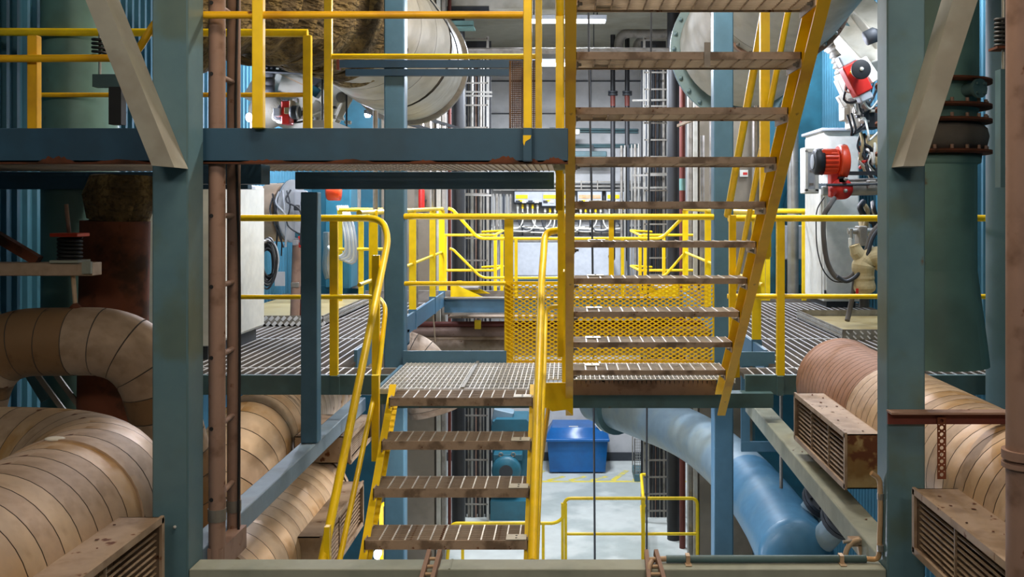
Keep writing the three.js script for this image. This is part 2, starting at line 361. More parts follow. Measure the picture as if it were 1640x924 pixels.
// blue back columns rising through the landing
solo('steel_column', 'slim blue column rising behind the landing at the left end of the yellow rail', 'column', bx(-1.335, -1.185, TOP, FLOOR, 7.28, 7.43, .012), M.blue);
solo('steel_column', 'slim blue column behind the upper stair, at the right end of the yellow mesh guard', 'column', bx(1.07, 1.215, TOP, FLOOR, 7.28, 7.43, .012), M.blue);

// ---------------------------------------------------------------- gratings
// cross rods run away from the lens and are parts; the fine bearing bars between them are one joined part
function grating(t, x0, x1, d0, d1, h, pitch, { rods = true, bar: bp = .033, mat = M.grate, rodMat = M.bright, depth = .03, frame = true } = {}) {
  const bars = [];
  for (let d = d0 + .01; d < d1; d += bp) bars.push(bx(x0, x1, h + .001, h + depth, d, d + .004));
  part(t, 'bearing_bars', bars, mat, { stuff: true });
  const n = Math.floor((x1 - x0) / pitch), rg = bx(-.004, .004, h - .002, h + .008, d0, d1);
  if (rods) for (let i = 1; i < n; i++) { const m = part(t, 'cross_rod', rg, rodMat); m.position.x = x0 + i * pitch + rr(-.003, .003); }
  if (frame) for (const d of [d0, d1 - .006]) part(t, 'edge_bar', bx(x0, x1, h - .001, h + depth, d, d + .006), rodMat);
}
// ---------------------------------------------------------------- landing between the stairs
const PH = 1.102;
{
  const t = thing('landing', 'light galvanised mesh landing where the two yellow stairs meet', 'landing');
  const mesh = [];
  for (let x = -1.16; x < 1.1; x += .0305) mesh.push(bx(x, x + .005, PH, PH + .028, x > -.17 ? 6.53 : 6.17, 7.24));
  for (let d = 6.2; d < 7.24; d += .1) mesh.push(bx(-1.16, d > 6.53 ? 1.1 : -.19, PH - .001, PH + .02, d, d + .01));
  part(t, 'grating_mesh', mesh, M.bright, { stuff: true });
  part(t, 'panel_joint', bar(V(-.645, PH + .003, 6.17), V(-.645, PH + .003, 7.24), .02, .03), M.steel);
  part(t, 'panel_joint', bar(V(.235, PH + .003, 6.53), V(.235, PH + .003, 7.24), .016, .03), M.steel);
  part(t, 'edge_bar', bx(-1.17, -.19, PH - .001, PH + .03, 6.165, 6.171), M.bright);
  part(t, 'edge_bar', bx(-1.185, -1.165, PH - .004, PH + .03, 6.17, 7.1), M.blue);
  part(t, 'edge_bar', bx(-.19, 1.1, PH - .001, PH + .006, 6.522, 6.53), M.bright);
  part(t, 'front_channel', bx(.04, .98, PH + .005, PH + .105, 6.53, 6.56), M.pipe);
  part(t, 'front_channel', bx(-1.16, -.19, PH + .02, PH + .1, 6.2, 6.23), M.channel);
  part(t, 'support_beam', bx(-1.185, 1.36, PH + .104, PH + .2, 6.58, 6.7), M.channel);
  part(t, 'toe_plate', bx(-1.19, -.44, 1.02, PH + .07, 7.25, 7.27), M.blue);
  part(t, 'toe_plate', bx(1.22, 1.5, 1.02, PH + .02, 7.2, 7.22), M.blue);
  part(t, 'gusset', plate([[-.15, 1.06], [.035, 1.06], [.038, 1.26], [.02, 1.245], [0, 1.225], [-.09, 1.235], [-.15, 1.205]], 6.14, .012), M.yellow, { label: 'yellow gusset plate joining the two stairs' });
}
// main walkways left and right of the pit
for (const [s, w] of [[-1, 'left'], [1, 'right']]) {
  const t = thing('walkway', `dark steel grating walkway with bright rods on the ${w} side of the pit`, 'walkway');
  const edges = [6.7, 7.0, 8.6, 10.2, 11.9, 13.75];
  const xi = s < 0 ? -1.54 : 1.45;
  for (let k = 0; k < 5; k++) {
    const x0 = Math.min(s * 3.46, k ? xi : s * 1.19), x1 = Math.max(s * 3.46, k ? xi : s * 1.19);
    grating(t, x0, x1, edges[k] + .005, edges[k + 1] - .005, PH, .068, { rods: k < 4 && k > -1 });
  }
  part(t, 'front_channel', bx(s * 1.19, s * 3.46, PH - .004, PH + .128, 6.66, 6.695, .004), M.channel);
  part(t, 'side_channel', bx(xi - .012, xi + .012, PH - .085, PH + .09, 7.28, 12.5), M.blue, { label: 'blue toe board along the pit' });
  for (const d of [8.6, 10.2, 11.9]) part(t, 'support_beam', bx(s * 1.6, s * 3.4, PH + .035, PH + .14, d - .05, d + .05), M.channel);
}
{
  const t = thing('crosswalk', 'grating crosswalk over the far end of the pit, on a deep blue beam', 'walkway');
  grating(t, -1.54, 1.45, 12.52, 13.75, PH, .08, { rods: false, bar: .05 });
  part(t, 'support_beam', bx(-1.53, 1.44, PH + .0, PH + .17, 12.45, 12.5), M.blue);
  part(t, 'beam_flange', bx(-1.53, 1.44, PH - .02, PH - .002, 12.4, 12.52), M.galv);
  part(t, 'beam_flange', bx(-1.53, 1.44, PH + .17, PH + .19, 12.4, 12.52), M.galv);
}
// small yellow steps at the far corners of the pit
for (const s of [-1, 1]) {
  const t = thing('step_unit', `small yellow step beside the pit at its far ${s < 0 ? 'left' : 'right'} corner`, 'step');
  for (const k of [0, 1]) part(t, 'side_plate', plate(s < 0 ? [[-1.46, .93], [-1.4, .93], [-1.02, 1.1], [-1.46, 1.1]] : [[1.4, .93], [1.34, .93], [.9, 1.1], [1.4, 1.1]], 12.53 + k * .7, .012), M.yellow);
  part(t, 'tread', bx(s * 1.38, s * 1.12, .97, .995, 12.54, 13.22), M.grate);
}
// ---------------------------------------------------------------- upper gallery, front left
{
  const t = thing('gallery', 'upper gallery on the left with a deep blue fascia beam and grating floor', 'gallery');
  part(t, 'fascia_beam', bx(-3.45, .005, -.338, -.194, 4.1, 4.14, .004), M.beam);
  part(t, 'beam_flange', bx(-3.45, .005, -.205, -.193, 4.1, 4.19), M.rust);
  // flaking rust along the lower edge of the fascia, each patch with its own outline
  for (const [px0, px1, hgt] of [[384, 470, 5], [520, 600, 6], [655, 700, 4], [782, 832, 13], [842, 862, 8], [868, 905, 9], [60, 120, 12], [150, 235, 5]]) {
    const q = [], n = 14, X = px => (px - 908) * 4.1 / 1600, hb = -.196;
    for (let i = 0; i <= n; i++) { const k = i / n; q.push([X(px0 + (px1 - px0) * k), hb - .002 - hgt * .00256 * Math.sin(Math.PI * k) * rr(.45, 1.1)]); }
    q.push([X(px1), hb], [X(px0), hb]);
    part(t, 'rust_patch', plate(q, 4.0988, .0014), M.rust);
  }
  const bars = [];
  for (let x = -3.44; x < .0; x += .034) bars.push(bx(x, x + .005, -.262, -.232, 4.16, 5.94));
  part(t, 'bearing_bars', bars, M.grate, { stuff: true });
  for (let d = 4.2; d < 5.9; d += .1) part(t, 'cross_rod', bx(-3.44, 0, -.245, -.235, d, d + .007), M.bright);
  part(t, 'rear_channel', bx(-1.62, -.077, -.23, -.127, 5.95, 6.03, .004), M.beam);
  part(t, 'rear_channel', bx(-3.45, -1.9, -.23, -.127, 5.95, 6.03, .004), M.beam);
  part(t, 'bearer', bx(-1.98, -1.5, -.228, -.13, 4.9, 5.05, .004), M.beam);
  part(t, 'corner_block', bx(-.06, .0, -.228, -.195, 4.6, 5.3), M.dusty);
}
// uprights and rails of the gallery
const R1 = .0225;
{
  const t = thing('guard_rail', 'yellow tube guard rail along the front of the upper gallery, tall posts on the fascia', 'railing');
  const a = (px, py) => P(px, py, 4.08);
  for (const [x0, x1] of [[405.5, 423], [838.5, 852]]) part(t, 'post', bx((x0 - 908) * 4.08 / 1600, (x1 - 908) * 4.08 / 1600, -2.0, x0 > 500 ? -.26 : -.335, 4.06, 4.1, .004), M.yellow);
  part(t, 'post', bx((47 - 908) * 4.12 / 1600, (63 - 908) * 4.12 / 1600, -.72, -.335, 4.1, 4.14, .004), M.amber);
  part(t, 'post_foot', bx((837.5 - 908) * 4.08 / 1600, (852.5 - 908) * 4.08 / 1600, -.336, -.2, 4.055, 4.1, .004), M.beam, { label: 'post foot painted blue with a yellow drip' });
  part(t, 'paint_drip', plate([[-.178, -.305], [-.145, -.305], [-.148, -.292], [-.168, -.28], [-.174, -.262], [-.178, -.275]], 4.0535, .002), M.yellow);
  part(t, 'mid_rail', tube([a(838, 24), a(256, 24), a(213, 93), a(-60, 94)], .0155, 10, .06), M.amber);
  part(t, 'handrail', tube([a(838, -150), a(-60, -150)], R1, 10), M.yellow);
}
{
  const t = thing('guard_rail', 'yellow guard rail along the rear of the upper gallery, left of the wool duct', 'railing');
  const a = (px, py) => P(px, py, 5.95);
  part(t, 'handrail', tube([a(-20, 51), a(493, 53)], .024, 10), M.yellow);
  part(t, 'mid_rail', tube([a(60, 152), a(490, 152)], .014, 8), M.amber);
  part(t, 'post', bx((486.5 - 908) * 5.95 / 1600, (499.5 - 908) * 5.95 / 1600, -1.04, -.262, 5.925, 5.965, .003), M.yellow);
}
{
  const t = thing('guard_rail', 'yellow guard rail at the gallery\'s inner end, one slim tube above a blue channel', 'railing');
  const a = (px, py) => P(px, py, 5.85);
  part(t, 'post', bx((520 - 908) * 5.85 / 1600, (532 - 908) * 5.85 / 1600, -2.2, -.262, 5.83, 5.87, .003), M.yellow);
  part(t, 'post', bx((857.5 - 908) * 5.85 / 1600, (868 - 908) * 5.85 / 1600, -2.2, -.262, 5.83, 5.87, .003), M.yellow);
  part(t, 'mid_rail', tube([a(530, 90.5), a(860, 90.5)], .0165, 10), M.yellow);
  part(t, 'handrail', tube([a(530, -100), a(860, -100)], .0225, 10), M.yellow);
}
{
  const t = thing('perforated_panel', 'brown perforated metal panel hanging behind the yellow gallery post', 'panel');
  const d = 5.96, x0 = (817 - 908) * d / 1600, x1 = (863 - 908) * d / 1600, h0 = (97 - 337) * d / 1600, h1 = -.232, p = .0125, g = [];
  for (let x = x0; x < x1; x += p) g.push(bx(x, x + p * .45, h0, h1, d, d + .002));
  for (let h = h0; h < h1; h += p) g.push(bx(x0, x1, h, h + p * .45, d, d + .002));
  part(t, 'perforated_sheet', g, M.pipe, { stuff: true });
  for (const x of [x0, x1]) part(t, 'panel_edge', bx(x - .006, x + .006, h0, h1, d - .004, d + .006), M.pipe);
}
{
  const t = thing('hanging_channel', 'dark blue channel hanging under the slim yellow rail, lit strip light behind it', 'beam');
  const d = 7.25, a = (px, py) => [(px - 908) * d / 1600, (py - 337) * d / 1600];
  part(t, 'channel_web', bx(a(541, 0)[0], a(860, 0)[0], a(0, 96)[1], a(0, 108)[1], d, d + .03), M.navy);
  part(t, 'channel_flange', bx(a(553, 0)[0], a(818, 0)[0], a(0, 110.5)[1], a(0, 121)[1], d, d + .05), M.navy);
  part(t, 'channel_end', bx(a(539.5, 0)[0], a(543.5, 0)[0], a(0, 90)[1], a(0, 112)[1], d - .01, d + .05), M.maroon);
}
// ---------------------------------------------------------------- stairs
// a tread: nosing plates front and back, end plates, cross rods (one mesh each), bearing bars (joined), white mark
function tread(t, x0, x1, h, dn, dep, { face = .03, plateAt = 1, pitch = .0655, bars: bm = M.tread }) {
  const tr = new THREE.Group(); tr.name = 'tread'; t.add(tr);
  const df = dn + dep;
  part(tr, 'nosing', bx(x0, x1, h, h + face, dn, dn + .006), M.nosing);
  part(tr, 'rear_bar', bx(x0, x1, h + .002, h + .036, df - .006, df), M.tread);
  const bars = [];
  for (let d = dn + .03; d < df - .015; d += .03) bars.push(bx(x0 + .006, x1 - .006, h + .002, h + .03, d, d + .004));
  part(tr, 'bearing_bars', bars, bm, { stuff: true });
  const n = Math.floor((x1 - x0 - .03) / pitch), g = bx(-.0035, .0035, h - .001, h + .007, dn + .006, df - .006);
  const wg = bx(-.003, .003, h + .006, h + .0305, dn + .006, df - .006);  // brown rod bodies painting the shaded undersides, on treads seen from below
  for (let k = 1; k <= n; k++) { const m = part(tr, 'cross_rod', g, M.bright); m.position.x = x0 + .012 + k * pitch; if (bm === M.bearing && h < .1) { const b = part(tr, 'rod_shade_web', wg, M.nosing); b.position.x = m.position.x; } }
  for (const x of [x0, x1 - .005]) part(tr, 'end_plate', bx(x, x + .005, h, h + .062, dn, df), M.tread);
  // white marker plate with two screw holes on the nosing
  const px = plateAt > 0 ? x1 - .115 : x0 + .075, d0 = plateAt > 0 ? dn - .003 : df - .11, w = plateAt > 0 ? .105 : .09;
  const mk = part(tr, 'marker_plate', bx(px, px + w, h - .006, h - .002, d0, d0 + .085, .0015), M.white, { label: 'white marker plate' });
  for (const k of [.3, .72]) part(mk, 'screw', cyl(V(px + w * .5, h - .0055, d0 + .085 * k), V(px + w * .5, h - .0075, d0 + .085 * k), .006, 8), M.dark);
  for (const s of [0, 1]) {
    const bxx = s ? x1 - .028 : x0 + .004;
    part(tr, 'bolt', lathe(V(s ? x1 - .002 : x0 + .002, h + .045, dn + .05), V(s ? x1 - .05 : x0 + .05, h + .045, dn + .05), [[0, -.002], [.013, -.002], [.013, .01], [.007, .011], [.007, .022], [0, .023]], 6), M.galv);
  }
}
// channel stringer, web on the outside (s = outward direction along x), from (h0,d0) to (h1,d1)
function stringer(t, x, s, a, b, depth, flange, mat, mat2) {
  const dir = b.clone().sub(a).normalize(), up = new THREE.Vector3(1, 0, 0).cross(dir).normalize(); if (up.y < 0) up.negate();
  const off = (p, k, dx) => p.clone().addScaledVector(up, k).setX(x + dx);
  part(t, 'stringer', [bar(off(a, 0, s * .004), off(b, 0, s * .004), .008, depth, up)], mat);
  for (const k of [-1, 1]) part(t, 'stringer_flange', bar(off(a, k * depth / 2, -s * flange / 2 + s * .008), off(b, k * depth / 2, -s * flange / 2 + s * .008), flange, .008, up), k < 0 ? mat2 : mat);
}
{
  const t = thing('steel_stair', 'upper yellow stair with brown grating treads, climbing from the landing past the gallery', 'stair');
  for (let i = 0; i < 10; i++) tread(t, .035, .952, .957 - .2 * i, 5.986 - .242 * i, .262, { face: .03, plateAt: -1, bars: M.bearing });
  const a = V(0, 1.235, 6.36), b = V(0, -1.18, 3.44);
  stringer(t, .992, 1, a, b, .15, .05, M.yellow, M.amber);  // amber under flange paints the orange shading of the yellow stringer
  stringer(t, .0, -1, a, b, .15, .045, M.yellow, M.amber);
  for (const [h, d] of [[.48, 5.33], [-.32, 4.36]]) part(t, 'splice_plate', bx(-.02, -.012, h - .16, h + .1, d - .12, d + .12), M.yellow);
  for (const [h, d] of [[.22, 5.16], [1.0, 6.1]]) part(t, 'rail_bracket', bx(1.0, 1.055, h - .13, h + .02, d, d + .012), M.yellow);
  part(t, 'hanger_strip', bx(.555, .58, -.68, -.58, 4.04, 4.046), M.galv);
}
{
  const t = thing('steel_stair', 'lower yellow stair with brown grating treads, descending from the landing toward the lens', 'stair');
  for (let i = 0; i < 6; i++) tread(t, -1.045, -.2, PH - .003 + .2 * i, 5.86 - .2385 * i, .262, { face: .048, plateAt: 1 });
  const a = V(0, 1.1, 6.06), b = V(0, 2.75, 4.07);
  stringer(t, -1.06, -1, a, b, .13, .04, M.yellow, M.yellow);
  stringer(t, -.19, 1, a, b, .13, .04, M.yellow, M.yellow);
}
// ---------------------------------------------------------------- hand rails
// lower stair, right side: tall tube returning into the landing post, with an inner loop
{
  const t = thing('stair_rail', 'thick yellow tube rail on the lower stair\'s right side, curling into an upright', 'railing');
  part(t, 'handrail', sweep(bent([P(905, 368, 6.35), P(873, 371, 6.42), P(868, 440, 6.15), P(852.5, 900, 4.36)], .09, 8), R1, 12), M.yellow);
  part(t, 'mid_rail', sweep(bent([P(905, 491, 6.4), P(874, 492, 6.42), P(871, 600, 5.95), P(858, 900, 4.55)], .07, 8), .015, 10), M.yellow);
  part(t, 'post', bar(P(878, 655, 5.9), P(867, 737, 5.75), .012, .05), M.amber);
  part(t, 'post', bx((900 - 908) * 6.4 / 1600, (914 - 908) * 6.4 / 1600, .04, 1.1, 6.39, 6.43), M.yellow);
}
{
  const t = thing('stair_rail', 'thick yellow tube rail on the lower stair\'s left side, bending down from the walkway', 'railing');
  const x = -1.155, q = (px, py) => P(px, py, -x * 1600 / (908 - px));
  part(t, 'handrail', sweep(bent([P(370, 349, 6.68), P(612, 349.5, 6.62), q(622, 382), q(610, 440), q(516, 900)], .14, 8), R1, 12), M.yellow);
  part(t, 'mid_rail', sweep(bent([P(370, 475.5, 6.68), P(606, 475.5, 6.6), q(618, 492), q(606, 600), q(543, 900)], .08, 8), .0155, 10), M.yellow);
  part(t, 'post', bx((530 - 908) * 6.7 / 1600, (542.5 - 908) * 6.7 / 1600, .06, PH, 6.66, 6.7), M.yellow);
  part(t, 'post', bx((596.5 - 908) * 6.25 / 1600, (608 - 908) * 6.25 / 1600, .28, 1.12, 6.23, 6.27), M.yellow);
  part(t, 'post', bx((596 - 908) * 5.95 / 1600, (607.5 - 908) * 5.95 / 1600, .98, 1.49, 5.93, 5.97), M.yellow);
  part(t, 'post', bx((520.5 - 908) * 4.75 / 1600, (529 - 908) * 4.75 / 1600, 1.5, 2.3, 4.73, 4.77), M.yellow);
  part(t, 'post_foot', bx((529 - 908) * 6.64 / 1600, (543 - 908) * 6.64 / 1600, PH, 1.225, 6.64, 6.66), M.channel);
}
// upper stair, right side
{
  const t = thing('stair_rail', 'two slanting yellow tubes and upright posts on the right side of the upper stair', 'railing');
  const x = 1.035, q = (px, py) => P(px, py, x * 1600 / (px - 908));
  part(t, 'handrail', sweep([q(1165, 345), q(1222, 30), q(1300, -400)], R1, 10), M.yellow);
  part(t, 'mid_rail', sweep([q(1177, 462), q(1261, 25), q(1310, -230)], .0155, 10), M.yellow);
  part(t, 'post', bx(.99, 1.03, .03, 1.02, 6.08, 6.12), M.yellow);
  part(t, 'post', bx(.995, 1.042, -1.02, .25, 5.13, 5.17), M.yellow);
}
{
  const t = thing('stair_rail', 'yellow rail along the left side of the upper stair, seen end on beside the stringer', 'railing');
  part(t, 'handrail', sweep([V(-.035, .12, 6.2), V(-.035, -2.1, 3.6)], R1, 10), M.yellow);
  for (const [d, h] of [[5.95, -.08], [4.9, -.95]]) part(t, 'post', bx(-.055, -.02, h, h + .95, d - .02, d + .02), M.yellow);
}
// landing rail over the pit and its mesh guard
{
  const t = thing('guard_rail', 'long yellow rail across the pit\'s near edge, between the two slim blue columns', 'railing');
  const a = (px, py) => P(px, py, 7.3);
  part(t, 'handrail', tube([a(647, 346.5), a(1143, 347.5)], R1, 12), M.yellow);
  part(t, 'mid_rail', tube([a(647, 454), a(810, 454)], .017, 10), M.yellow);
  for (const [x0, x1] of [[808, 822], [975, 983]]) part(t, 'post', bx((x0 - 908) * 7.32 / 1600, (x1 - 908) * 7.32 / 1600, .05, x0 < 900 ? 1.12 : .55, 7.3, 7.34), M.yellow);
}
{
  const t = thing('mesh_guard', 'yellow expanded metal mesh guard standing on the landing edge, in front of the pit', 'guard');
  const d = 7.28, x0 = -.448, x1 = 1.068, h0 = .53, h1 = 1.12, nx = 29, ny = 20, w = (x1 - x0) / nx, hh = (h1 - h0) / ny, g = [];
  for (let j = 0; j < ny * 2; j++) for (let i = 0; i < nx; i++) {
    const y = h0 + j * hh / 2, o = j % 2 ? w / 2 : 0, xa = x0 + i * w + o;
    if (xa + w > x1 + .001) continue;
    const xm = xa + w / 2;
    // strands rise from a bond to the next row's bond and lean out of the plane like stamped mesh
    g.push(bar(V(xa, y, d), V(xm, y + hh / 2, d + .006), .0045, .0092), bar(V(xm, y + hh / 2, d + .006), V(xa + w, y, d), .0045, .0092));
  }
  part(t, 'expanded_mesh', g, M.yellow, { stuff: true });
  part(t, 'mesh_frame', bx(x0, x1, h1 - .03, h1 + .002, d, d + .012), M.amber);
  part(t, 'mesh_frame', bx(x0, x1, h0 - .012, h0 + .012, d + .006, d + .014), M.yellow);
  for (const x of [x0, x1]) part(t, 'mesh_frame', bx(x - .006, x + .006, h0, h1, d + .002, d + .012), M.yellow);
}
// right walkway front rail
{
  const t = thing('guard_rail', 'yellow two tube rail along the front edge of the right walkway, one flat post', 'railing');
  const a = (px, py) => P(px, py, 6.68);
  part(t, 'handrail', tube([a(1166, 349.5), a(1700, 349.5)], R1, 12), M.yellow);
  part(t, 'mid_rail', tube([a(1165, 474.5), a(1700, 475)], .0165, 10), M.yellow);
  part(t, 'post', bx((1242.5 - 908) * 6.7 / 1600, (1255 - 908) * 6.7 / 1600, .05, PH, 6.66, 6.7, .002), M.yellow);
  part(t, 'post_foot', bx((1245 - 908) * 6.64 / 1600, (1255 - 908) * 6.64 / 1600, PH, 1.23, 6.63, 6.66), M.channel);
  part(t, 'post', bx(2.9, 2.95, .05, PH, 6.66, 6.7, .002), M.yellow);
}
// rails along both sides of the pit and across its far end
for (const s of [-1, 1]) {
  const t = thing('guard_rail', `yellow rail running back along the ${s < 0 ? 'left' : 'right'} side of the pit, flat posts`, 'railing');
  const x = s < 0 ? -1.56 : 1.47;
  part(t, 'handrail', tube([V(x, .02, 7.5), V(x, -.02, 12.5)], .022, 10), M.yellow);
  part(t, 'mid_rail', tube([V(x, .56, 7.5), V(x, .52, 12.5)], .016, 8), M.yellow);
  for (const d of s < 0 ? [8.05, 10.1, 11.6, 12.45] : [7.75, 8.9, 10.4, 12.4]) {
    part(t, 'post', bx(x - .035, x + .035, 0, 1.06, d - .01, d + .01), M.yellow);
    part(t, 'post_foot', bx(x - .04, x + .04, 1.0, 1.2, d - .015, d + .01), M.blue);
  }
  for (const d of s < 0 ? [8.4, 11.9] : [8.0, 11.2]) part(t, 'conduit', cyl(V(x + s * .05, -.84, d), V(x + s * .05, 1.15, d), .022, 10), M.galv, { label: 'grey conduit strapped to the rail' });
}
{
  const t = thing('guard_rail', 'yellow rail across the pit\'s far end, sloping down at both ends', 'railing');
  const a = (px, py) => P(px, py, 12.55);
  part(t, 'handrail', tube([a(718, 334), a(725, 336), a(766, 382), a(1060, 382), a(1092, 350), a(1100, 349)], .021, 10, .08), M.yellow);
  part(t, 'mid_rail', tube([a(720, 398), a(726, 400), a(771, 445), a(1062, 445), a(1095, 407), a(1101, 405)], .0165, 10, .08), M.yellow);
  for (const px of [826.5, 997]) part(t, 'post', bx((px - 2.5 - 908) * 12.55 / 1600, (px + 2.5 - 908) * 12.55 / 1600, .36, 1.1, 12.53, 12.57), M.yellow);
}
{
  const t = thing('guard_rail', 'yellow rail turning round the far edge of the crosswalk before the back wall', 'railing');
  const a = (px, py) => P(px, py, 13.7);
  for (const s of [0, 1]) for (const k of [0, 1]) {
    const y = k ? 433 : 376.5, m = x => s ? 1816 - x : x;
    part(t, k ? 'mid_rail' : 'handrail', tube([a(m(706), y), a(m(792), y), P(m(806), y - 7, 15.2), P(m(772), y - 5, 15.4)], .018, 8, .05), M.yellow);
  }
  for (const px of [713, 793.5, 804, 1025, 1033, 1063]) part(t, 'post', bx((px - 2.4 - 908) * 13.72 / 1600, (px + 2.4 - 908) * 13.72 / 1600, .33, 1.1, 13.68, 13.74), M.yellow);
}
// lower floor rails
{
  const t = thing('guard_rail', 'yellow rail round the opening in the lower floor, in front of the blue bin', 'railing');
  const a = (px, py, d = 14) => P(px, py, d);
  part(t, 'handrail', tube([a(716, 900), a(722, 838), a(890, 838), a(904, 828), a(904, 798), a(1117, 798), a(1117, 925)], .024, 10, .1), M.yellow);
  part(t, 'mid_rail', tube([a(904, 855), a(1117, 855)], .022, 8), M.yellow);
  for (const px of [741, 870, 901, 906]) part(t, 'post', bx((px - 2.3 - 908) * 14 / 1600, (px + 2.3 - 908) * 14 / 1600, px > 890 ? 4.1 : 4.4, FLOOR, 13.98, 14.02), M.yellow);
  part(t, 'side_rail', tube([a(1030, 798), P(1027, 760, 15.6), P(1034, 760, 15.6)], .024, 8, .05), M.yellow);
  part(t, 'side_rail', tube([a(1030, 855), P(1027, 810, 15.6), P(1034, 810, 15.6)], .02, 8, .05), M.yellow);
  part(t, 'post', bx((1027 - 908) * 14 / 1600, (1033 - 908) * 14 / 1600, 4.05, FLOOR, 13.98, 14.02), M.yellow);
}
{
  const t = thing('guard_rail', 'short yellow rail low on the left, behind the lower stair stringer', 'railing');
  const a = (px, py) => P(px, py, 9.5);
  part(t, 'handrail', tube([a(590, 868), a(612, 806), a(640, 806)], .02, 8, .05), M.yellow);
  part(t, 'post', bx((608 - 908) * 9.5 / 1600, (614 - 908) * 9.5 / 1600, 2.8, FLOOR, 9.48, 9.52), M.yellow);
}
// ---------------------------------------------------------------- lagged ducts
// sheet after sheet of cladding, each a mesh of its own, lapped over the next one
const TAN = [M.tan, M.tan2, M.tan, M.tan3, M.tan2];
const densify = b => b.flatMap((p, i) => { if (!i) return [p]; const n = Math.max(1, Math.round(p.distanceTo(b[i - 1]) / .08)); return Array.from({ length: n }, (_, k) => b[i - 1].clone().lerp(p, (k + 1) / n)); }).filter((p, i, a) => !i || p.distanceTo(a[i - 1]) > 1e-4);
function pathOf(pts, rad, step = .02) {
  const b = rad ? bent(pts, rad, 16) : pts;
  if (rad) return new THREE.CatmullRomCurve3(densify(b), false, 'centripetal');
  const c = new THREE.CurvePath();
  for (let i = 0; i < b.length - 1; i++) if (b[i].distanceTo(b[i + 1]) > 1e-5) c.add(new THREE.LineCurve3(b[i], b[i + 1]));
  return c;
}
function duct(t, pts, R, sec, { rad = 0, mats = TAN, n = 28, lip = .004, name = 'cladding_sheet', jitter = .12 } = {}) {
  const c = pathOf(pts, rad), L = c.getLength(); let s = 0, k = 0;
  while (s < L - .01) {
    const e = Math.min(L, s + sec * rr(1 - jitter, 1 + jitter)), fr = [0, .25, .5, .75, 1], p = fr.map((f, i) => c.getPointAt(Math.min(1, (s + .0025 + (e - s - .005) * f) / L)));
    const r = [R, R, R, R, R];
    const tg = fr.map(f => c.getTangentAt(Math.min(1, (s + .0025 + (e - s - .005) * f) / L))), ok = p.filter((q, i) => !i || q.distanceTo(p[i - 1]) > 1e-4);
    if (ok.length === 5) part(t, name, sweep(ok, r, n, false, 1, tg), mats[Math.floor(rnd() * mats.length)]);
    s = e; k++;
  }
  part(t, 'dark_sleeve', sweep(c.getSpacedPoints(Math.max(12, Math.round(L / .08))), R - .006, n, true), M.belt);  // sleeve added inside so the gaps between sheets look dark
  return t;
}
// louvred outlet on the side of a duct; s = side the louvres face (+1 or -1 along x)
function louvre(t, xFace, xIn, h0, h1, d0, d1, s, n, dividers = [], em = M.housing, hm = M.housing) {
  const box = new THREE.Group(); box.name = 'louvre_box'; t.add(box);
  const a = Math.min(xFace, xIn), b = Math.max(xFace, xIn), e = .006;
  part(box, 'cover_plate', bx(a, b, h0, h0 + e, d0, d1), hm);
  part(box, 'base_plate', bx(a, b, h1 - e, h1, d0, d1), hm);
  part(box, 'end_plate', bx(a, b, h0, h1, d0, d0 + e), em); part(box, 'end_plate', bx(a, b, h0, h1, d1 - e, d1), hm);
  part(box, 'back_plate', bx(xIn - .003, xIn + .003, h0, h1, d0, d1), M.black);
  const f0 = xFace, f1 = xFace + s * .012, w = .02;
  for (const [p, q, r, u] of [[h0 - .006, h0 + w, d0, d1], [h1 - w, h1 + .006, d0, d1], [h0, h1, d0 - .004, d0 + w], [h0, h1, d1 - w, d1 + .004]]) part(box, 'frame_bar', bx(Math.min(f0, f1), Math.max(f0, f1), p, q, r, u), hm);
  const ph = (h1 - h0 - 2 * w) / n;
  for (let i = 0; i < n; i++) {
    const h = h0 + w + ph * (i + .5);
    part(box, 'blade', bar(V(xFace - s * .012, h, d0 + w), V(xFace - s * .012, h, d1 - w), .009, .0035, new THREE.Vector3(s * .2, 1, 0).normalize()), M.blade);
  }
  for (const d of dividers) part(box, 'divider', bx(xFace - .004 - s * .006, xFace + .004 - s * .006, h0, h1, d, d + .008), M.blade);
}
// right: tan duct from behind the right column past it toward the lens
{
  const t = thing('air_duct', 'brown ring seamed air duct on the right with two louvred outlets, behind the front column', 'duct');
  duct(t, [V(1.752, 1.104, 6.38), V(1.752, 1.104, 5.3)], .28, .078, { mats: [M.copper], n: 40 });
  duct(t, [V(1.752, 1.104, 5.3), V(1.752, 1.104, 1.9)], .28, .095, { n: 40 });
  part(t, 'end_cap', lathe(V(1.752, 1.104, 6.40), V(1.752, 1.104, 6.36), [[0, 0], [.284, 0], [.288, .012], [.28, .04]], 40), M.copper);
  louvre(t, 1.318, 1.56, 1.052, 1.31, 4.7, 5.75, -1, 9, [5.05, 5.4], M.patch);
  louvre(t, 1.318, 1.56, 1.052, 1.29, 2.3, 3.78, -1, 9, [2.95, 3.4]);
}
